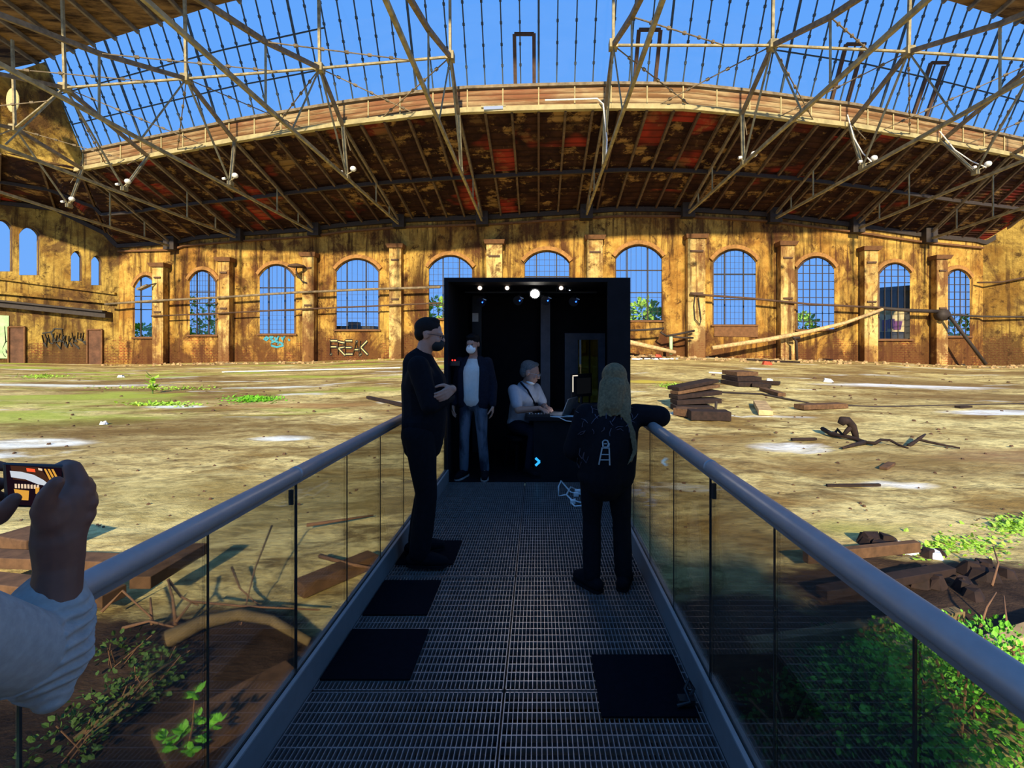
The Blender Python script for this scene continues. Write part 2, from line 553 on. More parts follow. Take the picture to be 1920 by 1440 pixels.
M['paint_purple'] = simple('purple_spray_paint', (0.13, 0.03, 0.11), 0.6)
M['paint_mint'] = simple('mint_spray_paint', (0.42, 0.62, 0.33), 0.7, scale=1)

M['alu'] = simple('anodised_aluminium', (0.38, 0.345, 0.33), 0.42, 0.35, scale=20, var=0.06)
M['alu_dark'] = simple('grey_aluminium', (0.22, 0.205, 0.20), 0.5, 0.3, scale=20, var=0.06)
M['grate'] = simple('galvanised_grating', (0.36, 0.33, 0.325), 0.38, 0.7, scale=14, var=0.2)
M['black'] = simple('matt_black', (0.006, 0.006, 0.008), 0.8, spec=0.15)
M['black_paint'] = simple('black_paint', (0.004, 0.004, 0.006), 0.55, spec=0.2)
M['rubber'] = simple('black_rubber', (0.004, 0.004, 0.007), 0.9, spec=0.05, scale=60)
M['gasket'] = simple('gasket', (0.01, 0.01, 0.01), 0.7)
M['grey_frame'] = simple('slate_grey_frame', (0.07, 0.075, 0.10), 0.5)
M['plastic'] = simple('black_plastic', (0.012, 0.012, 0.014), 0.4)
M['white_plastic'] = simple('white_plastic', (0.62, 0.63, 0.62), 0.45)
M['silver'] = simple('silver_laptop', (0.35, 0.36, 0.38), 0.35, 0.6)
M['led_blue'] = emit('blue_led', (0.02, 0.12, 1.0), 6)
M['led_cyan'] = emit('cyan_light', (0.03, 0.42, 0.95), 1.2)
M['led_red'] = emit('red_led', (1.0, 0.03, 0.02), 3)
M['led_white'] = emit('white_led', (0.8, 0.9, 1.0), 2)
M['lens_hot'] = emit('lit_lens', (1.0, 0.93, 0.82), 40)
M['lens_warm'] = emit('warm_lens', (1.0, 0.72, 0.52), 4)
M['screen_white'] = emit('lit_screen', (1.0, 0.90, 0.72), 0.9)
M['screen_dim'] = emit('dim_screen', (0.55, 0.62, 0.8), 0.006)
M['tube_light'] = emit('tube_light', (0.75, 0.82, 1.0), 0.9)
M['scr_black'] = emit('screen_black', (0.010, 0.004, 0.008), 1)
M['scr_sky'] = emit('screen_pale', (0.62, 0.66, 0.72), 1)
M['scr_gold'] = emit('screen_gold', (0.75, 0.36, 0.05), 1)
M['scr_red'] = emit('screen_red', (1.0, 0.10, 0.03), 1.2)
M['scr_peach'] = emit('screen_peach', (0.85, 0.62, 0.42), 1)
M['scr_brown'] = emit('screen_brown', (0.06, 0.022, 0.012), 1)

M['skin'] = simple('skin', (0.36, 0.19, 0.13), 0.55, scale=30, var=0.08, spec=0.3)
M['skin_dark'] = simple('tanned_skin', (0.17, 0.075, 0.05), 0.55, scale=30, var=0.1, spec=0.3)
M['lip'] = simple('lip', (0.22, 0.08, 0.06), 0.5)
M['eye'] = simple('eye', (0.05, 0.04, 0.04), 0.2)
M['cloth_black'] = simple('black_cloth', (0.006, 0.006, 0.008), 0.95, spec=0.1, scale=40)
M['cloth_navy'] = simple('navy_cloth', (0.011, 0.011, 0.018), 0.95, spec=0.1, scale=40)
M['trouser'] = simple('dark_trousers', (0.010, 0.011, 0.018), 0.95, spec=0.1, scale=40)
M['tee_white'] = simple('white_cotton', (0.52, 0.50, 0.46), 0.9, scale=30, var=0.06)
M['tee_grey'] = simple('grey_cotton', (0.34, 0.34, 0.37), 0.9, scale=30, var=0.06)
M['mask_white'] = simple('white_mask', (0.80, 0.79, 0.75), 0.8, var=0.04)
M['mask_black'] = simple('black_mask', (0.008, 0.008, 0.008), 0.8)
M['hair_black'] = simple('black_hair', (0.006, 0.005, 0.005), 0.7, spec=.1, scale=90)
M['hair_brown'] = simple('dark_brown_hair', (0.011, 0.008, 0.007), 0.7, spec=.1, scale=90)
M['hair_grey'] = simple('grey_hair', (0.10, 0.10, 0.10), 0.7, spec=.1, scale=90, var=.4)
M['hair_fair'] = simple('fair_hair', (0.125, 0.098, 0.052), 0.7, spec=.1, scale=60, var=.35)
M['sole'] = simple('pale_sole', (0.32, 0.28, 0.26), 0.8)
M['sleeve'] = simple('blue_grey_jersey', (0.36, 0.345, 0.32), 0.95, scale=60, var=0.12, spec=0.1)
M['print'] = simple('pale_print', (0.32, 0.36, 0.37), 0.85)
M['print_dim'] = simple('faint_print', (0.075, 0.06, 0.08), 0.9)
t = NT('washed_denim')
zz = t.noise(t.pos((6, 6, 2.2)), 1.0, 4)
c = t.mix(t.ramp(zz, [(0.42, 0.0), (0.58, 1.0)]), (0.018, 0.023, 0.036), (0.095, 0.115, 0.15))
M['denim'] = t.bsdf(c, 0.9, spec=0.1)

# ------------------------------------------------------------------ the hall: how it stands
D_WALL = [(-150, 76), (0, 82), (223, 88), (330, 86), (450, 84), (600, 81), (755, 78), (930, 74.5), (1000, 73), (1108, 72), (1200, 71.5), (1400, 73), (1600, 76), (1740, 78), (1843, 80), (1920, 77), (2060, 72)]
Y_TOP = [(-150, 352), (0, 377), (100, 388), (130, 396), (200, 436), (223, 459), (333, 456), (343, 449), (450, 440), (587, 431), (640, 423), (750, 414), (930, 408), (1100, 397), (1160, 393), (1290, 394), (1440, 403), (1600, 423), (1720, 441), (1843, 453), (1920, 406), (2060, 330)]
Y_BASE = [(-150, 679), (0, 680), (200, 683), (223, 684), (320, 681), (420, 679), (600, 677), (640, 675), (750, 672), (1000, 668), (1150, 666), (1280, 668), (1400, 672), (1640, 677), (1740, 683), (1850, 686), (1920, 685), (2060, 684)]
FASC_Y = [(-60, 352), (150, 318), (300, 290), (450, 262), (650, 232), (800, 214), (880, 208), (1010, 204), (1150, 201), (1280, 202), (1400, 213), (1600, 237), (1750, 263), (1920, 296), (2100, 330)]


def wd(u):
    return lerp_table(D_WALL, u)


def WP(u, v, off=0.0):
    """a point on the hall walls; off brings it straight forward"""
    d = wd(u)
    p = P(u, v, d)
    p.y -= off
    if off < 0:                     # the wall curves round the hall: its openings cut through square to it
        p.x -= (u - CX) / F * 1.5 * off
    return p


# fascia: (X, distance) of the edge beam, found from its height
FASC = []
for (u, v) in FASC_Y:
    d = (28.0 - CZ) * F / (HY - v)
    FASC.append(((u - CX) / F * d, d))
WALL_X = []                # (X, distance, top height) along the far wall
for i in range(60):
    u = 223 + (1843 - 223) * i / 59
    d = wd(u)
    WALL_X.append(((u - CX) / F * d, d, CZ - (lerp_table(Y_TOP, u) - HY) / F * d))


def fascia_d(X):
    return lerp_table(FASC, X)


def wall_at(X):
    return lerp_table([(a, b) for a, b, c in WALL_X], X), lerp_table([(a, c) for a, b, c in WALL_X], X)


def ground(X, Y):
    Yc = max(Y, 4.0)
    u = max(-150, min(2060, CX + F * X / Yc))
    D = wd(u)
    zb = CZ - (lerp_table(Y_BASE, u) - HY) / F * D
    t = max(0.0, min(1.0, (Y - 16.0) / (D - 16.0)))
    return -1.4 * (1 - t) + zb * t


def FP(px, py):
    """the point of the hall floor seen at a pixel"""
    lo, hi = 1.0, 95.0
    for _ in range(50):
        d = (lo + hi) / 2
        p = P(px, py, d)
        if p.z > ground(p.x, p.y):
            lo = d
        else:
            hi = d
    return P(px, py, lo)


# ------------------------------------------------------------------ floor
xs = [-130, -110, -95] + [-85 + 5 * i for i in range(13)] + [-20 + 2 * i for i in range(5)] + [-10 + 0.5 * i for i in range(41)] + [12 + 2 * i for i in range(5)] + [25 + 5 * i for i in range(13)] + [95, 110, 130]
ys = [-60, -40, -20, -10, -5] + [-3 + 0.5 * i for i in range(42)] + [19 + 1.5 * i for i in range(14)] + [41 + 3 * i for i in range(22)] + [120, 160]
mb = MB()
gr = random.Random(3)
for y in ys:
    for x in xs:
        z = ground(x, y)
        if y < 95:
            z += gr.uniform(-.035, .035) if y < 18 else gr.uniform(-.05, .03)
        mb.v.append(Vector((x, y, z)))
nx = len(xs)
for j in range(len(ys) - 1):
    for i in range(nx - 1):
        mb.f.append((j * nx + i, j * nx + i + 1, (j + 1) * nx + i + 1, (j + 1) * nx + i))
mb.mi = [0] * len(mb.f)
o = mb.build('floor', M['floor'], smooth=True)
tag(o, 'dusty muddy concrete floor of the derelict hall', 'floor', kind='structure')

# ------------------------------------------------------------------ far wall and end walls with their arched openings
# u0, u1, crown, spring, sill, vertical bars, horizontal bars, fine grid
WIN_LEFT = [(-13, 26, 411, 428, 509), (36, 76, 424, 439, 516), (133, 155, 470, 481, 527), (171, 191, 479, 489, 535)]
WIN_BACK = [
    (253, 299, 517, 541, 632), (356, 408, 507, 528, 628), (487, 555, 496, 518, 626), (631, 712, 485, 508, 618), (804, 887, 479, 504, 597),
    (983, 1068, 470, 493, 600), (1153, 1241, 459, 484, 601), (1335, 1417, 467, 491, 609), (1492, 1564, 481, 504, 618), (1644, 1706, 493, 513, 636), (1766, 1818, 505, 524, 630)]
WIN_RIGHT = []


def arch_y(w, u):
    a, b, cr, sp, si = w[:5]
    t = max(-1, min(1, (u - (a + b) / 2) / ((b - a) / 2)))
    k = 0.80                                   # segmental arch
    full = math.sqrt(max(0, 1 - (k * t) ** 2))
    base = math.sqrt(1 - k * k)
    return sp - (sp - cr) * (full - base) / (1 - base)


def build_wall(name, u0, u1, wins, mat, label, holes=()):
    us = set([u0, u1])
    n = int((u1 - u0) / 14)
    for i in range(n + 1):
        us.add(u0 + (u1 - u0) * i / n)
    for w in wins:
        for i in range(13):
            us.add(w[0] + (w[1] - w[0]) * i / 12)
    for h in holes:
        us.add(h[0]), us.add(h[1])
    us = sorted(us)
    mb = MB()
    T = 1.3
    for a, b in zip(us, us[1:]):
        if b - a < 1e-4:
            continue
        mid = (a + b) / 2
        w = next((w for w in wins if w[0] < mid < w[1]), None)
        ta, tb = lerp_table(Y_TOP, a) - 5, lerp_table(Y_TOP, b) - 5
        ba, bb = lerp_table(Y_BASE, a) + 4, lerp_table(Y_BASE, b) + 4
        segs = []
        if w is None:
            segs.append((ta, tb, ba, bb))
        else:
            ya, yb = arch_y(w, a), arch_y(w, b)
            segs.append((ta, tb, ya, yb))
            segs.append((w[4], w[4], ba, bb))
            mb.quad(WP(a, ya), WP(b, yb), WP(b, yb, -T), WP(a, ya, -T))
            mb.quad(WP(a, w[4], -T), WP(b, w[4], -T), WP(b, w[4]), WP(a, w[4]))
        for (p, q, r, s) in segs:
            mb.quad(WP(a, r), WP(b, s), WP(b, q), WP(a, p))
            mb.quad(WP(b, s, -T), WP(a, r, -T), WP(a, p, -T), WP(b, q, -T))
        mb.quad(WP(a, ta), WP(b, tb), WP(b, tb, -T), WP(a, ta, -T))
    for w in wins:
        for u in (w[0], w[1]):
            y = arch_y(w, u)
            mb.quad(WP(u, w[4]), WP(u, y), WP(u, y, -T), WP(u, w[4], -T))
    o = mb.build(name, mat)
    return tag(o, label, 'wall', kind='structure')


wall_back = build_wall('wall_back', 223, 1843, WIN_BACK, M['wall'], 'long stained plaster wall with eleven arched windows')
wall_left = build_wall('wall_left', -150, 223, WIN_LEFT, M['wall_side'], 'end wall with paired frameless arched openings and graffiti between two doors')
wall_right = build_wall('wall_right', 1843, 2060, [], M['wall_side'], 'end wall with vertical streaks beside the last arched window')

ORD = ['first', 'second', 'third', 'fourth', 'fifth', 'sixth', 'seventh', 'eighth', 'ninth', 'tenth', 'eleventh']


def bars(name, w, parent, vs, hs, width, mat, off, nlim=None):
    """vs and hs are fractions of the opening"""
    mb = MB()
    a, b, cr, sp, si = w[:5]
    for f in vs:
        u = a + (b - a) * f
        mb.bar(WP(u, si, off), WP(u, arch_y(w, u), off), width, width)
    for y in hs:
        # clip horizontals to the arch
        lo, hi = a, b
        if y < sp:
            for k in range(60):
                u = a + (b - a) * k / 120
                if arch_y(w, u) <= y:
                    lo, hi = u, a + b - u
                    break
        mb.bar(WP(lo, y, off), WP(hi, y, off), width, width)
    return mb.build(name, mat, parent)


def window(k, w, label, vs, hs, fv=0, fh=(), heavy=0.17, fine=0.04, glazed=True):
    a, b, cr, sp, si = w[:5]
    c = WP((a + b) / 2, si)
    r = thing('window_%d' % k, label, 'window', tuple(c), kind='structure')
    mb = MB()
    pts = [WP(a, si, -.55)] + [WP(a + (b - a) * i / 14, arch_y(w, a + (b - a) * i / 14), -.55) for i in range(15)] + [WP(b, si, -.55)]
    for p, q in zip(pts, pts[1:] + pts[:1]):
        mb.bar(p, q, 0.26, 0.2)
    mb.build('window_frame', M['rust'], r)
    if glazed:
        if vs or hs:
            bars('mullion_grid', w, r, vs, hs, heavy, M['dark_steel'], -.55)
        if fv:
            bars('glazing_bars', w, r, [i / fv for i in range(1, fv)], list(fh), fine, M['dark_steel'], -.62)
        mb = MB()
        q = [WP(a, si, -.68)] + [WP(a + (b - a) * i / 14, arch_y(w, a + (b - a) * i / 14), -.68) for i in range(15)] + [WP(b, si, -.68)]
        q = [p for p in q]
        mb.prism(q, (0, 1, 0), 0.02)
        mb.build('pane', M['pane'], r)
    return r


def steps(a, b, n):
    return [a + (b - a) * i / n for i in range(1, n)]


WDET = [
    ('with a lamp arm hanging across it', (.3, .77), (555, 567, 580), 0, ()),
    ('with a close grid of small panes and greenery behind', (.3, .73), (547, 568, 590), 10, steps(507, 628, 13)),
    ('above the blue graffiti tag', (.28, .72), (539, 582), 8, steps(582, 626, 5)),
    ('above the black letter graffiti', (.26, .7), (527, 584), 8, steps(530, 618, 8)),
    ('half hidden behind the head of the man with folded arms', (.33, .7), (535, 572), 9, steps(479, 572, 8)),
    ('rising behind the black booth roof', (.27, .71), (518, 545), 9, steps(475, 518, 4)),
    ('just right of the black booth, green leaves behind its lowest panes', (.25, .69), (506, 548), 9, steps(548, 601, 6)),
    ('over a dark boarded strip', (.27, .7), (513, 561), 10, steps(467, 609, 12)),
    ('with a grid of square panes above the fallen pole', (), (), 6, steps(481, 618, 9)),
    ('with a dark building filling its lower half', (), (), 5, steps(493, 541, 4)),
    ('last before the right end wall, greenery in its bottom panes', (), (), 5, steps(505, 630, 9)),
]
for i, (w, dt) in enumerate(zip(WIN_BACK, WDET)):
    coarse = not dt[1]
    window(i + 1, w, '%s arched window of the far wall, %s' % (ORD[i], dt[0]), dt[1], dt[2], dt[3], dt[4], fine=(0.10 if coarse else 0.04))
for i, (w, lb) in enumerate(zip(WIN_LEFT, ['tall arched opening cut by the left edge', 'tall arched opening right of the one at the picture edge', 'small arched opening, left one of its pair', 'small arched opening nearest the hall corner'])):
    window(12 + i, w, lb + ' in the end wall', (), (), glazed=False)

# pilasters, string course, window heads: pieces of the far wall
PIL = [(298, 318, 503), (420, 440, 493), (575, 596, 484), (735, 757, 468), (914, 943, 461), (1099, 1128, 453), (1284, 1316, 451), (1455, 1480, 464), (1609, 1634, 473), (1742, 1763, 489)]
for (a, b, tp) in PIL:
    mb = MB()
    n = 3
    ba = lerp_table(Y_BASE, (a + b) / 2) + 3
    mb.hexa([WP(a, ba, 1.5), WP(b, ba, 1.5), WP(b, ba, -.2), WP(a, ba, -.2)], [WP(a, tp, 1.5), WP(b, tp, 1.5), WP(b, tp, -.2), WP(a, tp, -.2)])
    p = mb.build('pilaster', M['pilaster'], wall_back)
    mb = MB()
    mb.hexa([WP(a - 3, tp, 1.8), WP(b + 3, tp, 1.8), WP(b + 3, tp, -.1), WP(a - 3, tp, -.1)], [WP(a - 5, tp - 7, 2.1), WP(b + 5, tp - 7, 2.1), WP(b + 5, tp - 7, -.1), WP(a - 5, tp - 7, -.1)])
    mb.build('pilaster_cap', M['cap'], p)
    mb = MB()
    for dy in (0.10, 0.45):
        y = tp + (ba - tp) * dy
        mb.hexa([WP(a + 4, y + 3, 1.7), WP(b - 4, y + 3, 1.7), WP(b - 4, y + 3, 1.4), WP(a + 4, y + 3, 1.4)], [WP(a + 4, y, 1.7), WP(b - 4, y, 1.7), WP(b - 4, y, 1.4), WP(a + 4, y, 1.4)])
    mb.build('iron_bracket', M['rust'], p)
mb = MB()
us = [225 + (1840 - 225) * i / 80 for i in range(81)]
for a, b in zip(us, us[1:]):
    mb.bar(WP(a, lerp_table(Y_TOP, a) + 13, .25), WP(b, lerp_table(Y_TOP, b) + 13, .25), .5, .3)
mb.build('string_course', M['cap'], wall_back)
for w in WIN_BACK:
    a, b, cr, sp, si = w
    mb = MB()
    for i in range(14):
        u, u2 = a + (b - a) * i / 14, a + (b - a) * (i + 1) / 14
        t1, t2 = (u - (a + b) / 2) / (b - a) * 6, (u2 - (a + b) / 2) / (b - a) * 6
        mb.bar(WP(u + t1, arch_y(w, u) - 4, .12), WP(u2 + t2, arch_y(w, u2) - 4, .12), .5, .6)
    mb.build('arch_band', M['jamb'], wall_back)
    mb = MB()
    mb.hexa([WP(a - 3, si + 3, .4), WP(b + 3, si + 3, .4), WP(b + 3, si + 3, -.5), WP(a - 3, si + 3, -.5)], [WP(a - 3, si, .4), WP(b + 3, si, .4), WP(b + 3, si, -.5), WP(a - 3, si, -.5)])
    mb.build('window_sill', M['cap'], wall_back)
# boarded strip below the eighth window
mb = MB()
mb.hexa([WP(1338, 631, .2), WP(1420, 632, .2), WP(1420, 632, -.1), WP(1338, 631, -.1)], [WP(1338, 612, .2), WP(1420, 613, .2), WP(1420, 613, -.1), WP(1338, 612, -.1)])
mb.build('boarded_panel', M['cap'], wall_back)
# left end wall: ledges and crane rail
for (ya, yb, h, off, m, nm) in ((520, 549, 4, .6, 'wall_side', 'ledge'), (546, 566, 5, .8, 'wall_side', 'ledge')):
    mb = MB()
    for i in range(12):
        a, b = -140 + 360 * i / 12, -140 + 360 * (i + 1) / 12
        f = lambda u: ya + (yb - ya) * u / 220
        mb.hexa([WP(a, f(a) + h, off), WP(b, f(b) + h, off), WP(b, f(b) + h, -.1), WP(a, f(a) + h, -.1)], [WP(a, f(a), off), WP(b, f(b), off), WP(b, f(b), -.1), WP(a, f(a), -.1)])
    mb.build(nm, M[m], wall_left)
mb = MB()
f = lambda u: 564 + 22 * u / 215
for i in range(12):
    a, b = -140 + 352 * i / 12, -140 + 352 * (i + 1) / 12
    mb.hexa([WP(a, f(a) + 11, 1.6), WP(b, f(b) + 11, 1.6), WP(b, f(b) + 11, .2), WP(a, f(a) + 11, .2)], [WP(a, f(a), 1.6), WP(b, f(b), 1.6), WP(b, f(b), .2), WP(a, f(a), .2)])
    mb.hexa([WP(a, f(a) + 1, 2.2), WP(b, f(b) + 1, 2.2), WP(b, f(b) + 1, 1.2), WP(a, f(a) + 1, 1.2)], [WP(a, f(a) - 2, 2.2), WP(b, f(b) - 2, 2.2), WP(b, f(b) - 2, 1.2), WP(a, f(a) - 2, 1.2)])
o = mb.build('crane_rail', M['dark_steel'])
tag(o, 'dark steel crane rail running along the end wall above the two doors', 'rail')
# doors of the left end wall
for k, (a, b, y0, y1, lb) in enumerate([(20, 50, 613, 680, 'brown graffiti-marked door in the end wall beside mint paint'), (167, 194, 618, 681, 'dark brown door in the end wall nearest the hall corner')]):
    r = thing('door_%d' % (k + 1), lb, 'door', tuple(WP((a + b) / 2, y1)), kind='structure')
    mb = MB()
    mb.hexa([WP(a, y1 + 2, .22), WP(b, y1 + 2, .22), WP(b, y1 + 2, -.1), WP(a, y1 + 2, -.1)], [WP(a, y0, .22), WP(b, y0, .22), WP(b, y0, -.1), WP(a, y0, -.1)])
    mb.build('door_leaf', M['door_brown'], r)
    mb = MB()
    for p, q in (((a, y1), (a, y0)), ((a, y0), (b, y0)), ((b, y0), (b, y1))):
        mb.bar(WP(p[0], p[1], .3), WP(q[0], q[1], .3), .25, .25)
    mb.build('door_frame', M['cap'], r)


# graffiti strokes: thin painted bands on the wall
def strokes(name, lines, width, mat, parent, off=.1, cols=None):
    mb = MB()
    for ln in lines:
        for p, q in zip(ln, ln[1:]):
            mb.bar(WP(p[0], p[1], off), WP(q[0], q[1], off), 0.04, width)
            mb.ell(WP(q[0], q[1], off), (width / 2, 0.02, width / 2), None, 8, 4)
    return mb.build(name, mat, parent)


def letters(x0, y0, w, h, txt, gap=.25):
    G = {'W': [[(0, 0), (.25, 1), (.5, .4), (.75, 1), (1, 0)]], 'E': [[(1, 0), (0, 0), (0, 1), (1, 1)], [(0, .5), (.8, .5)]], 'A': [[(0, 1), (.5, 0), (1, 1)], [(.2, .6), (.8, .6)]],
         'K': [[(0, 0), (0, 1)], [(1, 0), (0, .5), (1, 1)]], 'F': [[(1, 0), (0, 0), (0, 1)], [(0, .45), (.8, .45)]], 'R': [[(0, 1), (0, 0), (.9, .1), (.9, .4), (0, .5), (1, 1)]],
         'H': [[(0, 0), (0, 1)], [(1, 0), (1, 1)], [(0, .5), (1, .5)]], 'O': [[(.2, 0), (.8, 0), (1, .5), (.8, 1), (.2, 1), (0, .5), (.2, 0)]], 'Y': [[(0, 0), (.5, .5), (1, 0)], [(.5, .5), (.4, 1)]],
         'D': [[(0, 0), (.7, .1), (1, .5), (.7, 1), (0, 1), (0, 0)]], 'S': [[(1, .05), (.2, 0), (0, .3), (.9, .6), (.8, 1), (0, .95)]], 'U': [[(0, 0), (.1, .9), (.8, 1), (1, 0)]], 'N': [[(0, 1), (0, 0), (1, 1), (1, 0)]],
         'I': [[(.5, 0), (.5, 1)]], 'L': [[(0, 0), (0, 1), (1, 1)]], '3': [[(0, 0), (1, .1), (.4, .45), (1, .8), (0, 1)]]}
    out = []
    lw = w / (len(txt) * (1 + gap))
    for i, ch in enumerate(txt):
        for ln in G[ch]:
            out.append([(x0 + i * lw * (1 + gap) + p[0] * lw, y0 + (i % 2) * 1.5 + p[1] * h) for p in ln])
    return out


L = letters(621, 639, 70, 25, 'FREAK', .16)
strokes('graffiti_letters', L, 0.52, M['paint_black'], wall_back, .10)
strokes('graffiti_fill', L, 0.17, M['paint_cream'], wall_back, .16)
strokes('graffiti_tag', [[(496, 636), (500, 632), (504, 634), (500, 638), (496, 636)], [(506, 632), (512, 632), (508, 636), (512, 638)], [(516, 632), (518, 638), (523, 631), (522, 645)], [(528, 632), (531, 637), (534, 631), (531, 644)],
                         [(510, 642), (516, 640), (528, 643), (531, 648), (520, 651), (510, 648), (510, 642)], [(541, 636), (543, 638)]], .32, M['paint_blue'], wall_back)
gl = []
rg = random.Random(5)
for i in range(15):
    x = 80 + i * 5.6
    y = 622 + rg.uniform(0, 10)
    gl.append([(x, y), (x + rg.uniform(-4, 6), y + rg.uniform(8, 16)), (x + rg.uniform(2, 9), y + rg.uniform(12, 26)), (x + rg.uniform(4, 10), y + rg.uniform(5, 20))])
gl.append([(80, 625), (98, 622), (103, 616), (118, 617), (119, 628)])
strokes('graffiti_outline', gl, .20, M['paint_black'], wall_left)
mb = MB()
mb.hexa([WP(-60, 672, .12), WP(18, 672, .12), WP(18, 672, -.05), WP(-60, 672, -.05)], [WP(-60, 588, .12), WP(18, 592, .12), WP(18, 592, -.05), WP(-60, 588, -.05)])
mb.build('mint_paint', M['paint_mint'], wall_left)
strokes('mint_outline', [[(2, 612), (8, 630), (4, 650), (12, 668)], [(12, 612), (14, 640), (6, 660)], [(-6, 620), (0, 640), (10, 652), (16, 662)]], .25, M['paint_black'], wall_left, .2)

# ------------------------------------------------------------------ lower roof, edge beam, skylight, upper roof
pairs = []
for uE, vE, dE, uT, vT in ((-130, 262, 63, -150, 352), (-60, 273, 65, -70, 364), (0, 284, 66.5, 0, 376), (75, 302, 68, 105, 388), (150, 318, 69.6, 200, 435), (150, 318, 69.6, 223, 459)):
    pairs.append((P(uE, vE, dE), WP(uT, vT, -.3)))
Xs = [-69 + 3 * i for i in range(0, 49)]
for X in Xs:
    D, zt = wall_at(X)
    pairs.append((Vector((X, fascia_d(X), 28.0)), Vector((X, D + .3, zt + .35))))
for u in (1843, 1880, 1920, 1990, 2060):
    d = wd(u)
    X = (u - CX) / F * d
    Xe = min(X, 90)
    pairs.append((Vector((Xe + 2, fascia_d(Xe) + .5, 28.0)), WP(u, lerp_table(Y_TOP, u), -.3)))
mb = MB()
for (a, b), (c, d) in zip(pairs, pairs[1:]):
    up = Vector((0, 0, .25))
    m1, m2 = (a + b) / 2, (c + d) / 2
    mb.hexa([a, b, d, c], [a + up, b + up, d + up, c + up])
ceiling = mb.build('ceiling', M['roof'])
tag(ceiling, 'dark boarded underside of the lower roof with flaking tan and red paint', 'ceiling', kind='structure')
dn = Vector((0, 0, -.22))
rafters = pairs[1:5] + pairs[6:6 + len(Xs)] + pairs[7 + len(Xs):8 + len(Xs)]
for k, (a, b) in enumerate(rafters):
    mb = MB()
    mb.bar(a + dn, b + dn, .26, .5)
    mb.build('rafter', M['rafter' if k % 3 else 'rust'], ceiling)
mb = MB()
for (a, b), (c, d) in zip(pairs, pairs[1:]):
    mb.bar(a.lerp(b, .5) + dn * 2.2, c.lerp(d, .5) + dn * 2.2, .35, .5)
mb.build('purlin', M['dark_steel'], ceiling)
mb = MB()
for (a, b), (c, d) in zip(pairs, pairs[1:]):
    mb.bar(a.lerp(b, .975) + dn * 2.2, c.lerp(d, .975) + dn * 2.2, .6, .7)
mb.build('wall_plate', M['dark_steel'], ceiling)

# edge beam (fascia) of the skylight
fx_ = [-69.5] + [-68 + 2 * i for i in range(77)]
fp = [Vector((X, fascia_d(X), 28.0)) for X in fx_]
mb = MB()
for p, q in zip(fp, fp[1:]):
    y = Vector((0, .3, 0))
    z0, z1 = Vector((0, 0, .45)), Vector((0, 0, 2.5))
    mb.hexa([p + z0, q + z0, q + z0 + y, p + z0 + y], [p + z1, q + z1, q + z1 + y, p + z1 + y])
fascia = mb.build('trim_1', M['fascia'])
tag(fascia, 'weathered boarded fascia between the skylight and the dark roof', 'fascia', kind='structure')
for (z, s, nm) in ((27.95, .55, 'bottom_rail'), (30.55, .32, 'top_rail')):
    mb = MB()
    for p, q in zip(fp, fp[1:]):
        a, b = Vector((p.x, p.y - .15, z)), Vector((q.x, q.y - .15, z))
        mb.bar(a, b, s, s)
    mb.build(nm, M['fascia_rail' if s > .4 else 'truss_dark'], fascia)
mb = MB()
for p in fp[1::2]:
    mb.span((p.x - .07, p.y - .14, 28.3), (p.x + .07, p.y + .02, 30.4))
mb.build('batten', M['fascia_rail'], fascia)

# skylight: steep glass slope of long bars
GZ0, GZ1, GR = 30.7, 41.0, 5.5
skylight = thing('skylight', 'huge steep slope of skylight glass with long dark bars', 'skylight', (0, 52, 30), kind='structure')
mb = MB()
for p, q in zip(fp, fp[1:]):
    mb.quad((p.x, p.y + .05, GZ0), (q.x, q.y + .05, GZ0), (q.x, q.y - GR + .05, GZ1), (p.x, p.y - GR + .05, GZ1))
mb.build('glass', M['pane'], skylight)
for k, p in enumerate(fp):
    mb = MB()
    a, b = Vector((p.x, p.y, GZ0)), Vector((p.x, p.y - GR, GZ1))
    w = .13 if k % 7 else .22
    mb.bar(a, b, w, w)
    for j in range(1, 6):
        c = a.lerp(b, j / 6)
        mb.bar(c - (b - a) * .012, c + (b - a) * .012, .24, .24)
    mb.build('glazing_bar', M['bar'], skylight)
for (a, b, hh) in ((-2.6, -.5, 4.2), (10.6, 12.9, 4.3), (34.8, 37.0, 5.0), (47.3, 49.4, 5.0)):
    mb = MB()
    for X in (a, b):
        d = fascia_d(X)
        mb.bar((X, d - .05, GZ0), (X, d - GR * hh / 10.3 - .05, GZ0 + hh), .38, .3)
    d = fascia_d(a)
    mb.bar((a, d - GR * hh / 10.3 - .05, GZ0 + hh), (b, d - GR * hh / 10.3 - .05, GZ0 + hh), .28, .28)
    mb.build('vent_frame', M['rust'], skylight)
for (z, lo, hi) in ((33.8, -69, -24), (37.2, -69, -24), (34.3, 26, 84)):
    mb = MB()
    pp = [p for p in fp if lo <= p.x <= hi]
    for p, q in zip(pp, pp[1:]):
        k = (z - GZ0) / (GZ1 - GZ0) * GR
        mb.bar((p.x, p.y - k - .1, z), (q.x, q.y - k - .1, z), .12, .12)
    mb.build('glazing_purlin', M['bar'], skylight)

# gable at the left end of the skylight
gp = [P(-160, 190, 58), P(0, 143, 61.5), P(84, 116, 64.3), P(158, 300, 69.6), P(150, 322, 69.8), P(0, 288, 66.6), P(-160, 262, 62)]
mb = MB()
mb.prism(gp, (-0.5, 1, 0), .5)
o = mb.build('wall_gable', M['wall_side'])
tag(o, 'stained gable wall closing the end of the skylight', 'wall', kind='structure')
mb = MB()
mb.ell(P(24, 188, 60.5), (.85, .25, 1.6), None, 16, 10)
mb.build('pale_patch', M['paint_cream'], o)

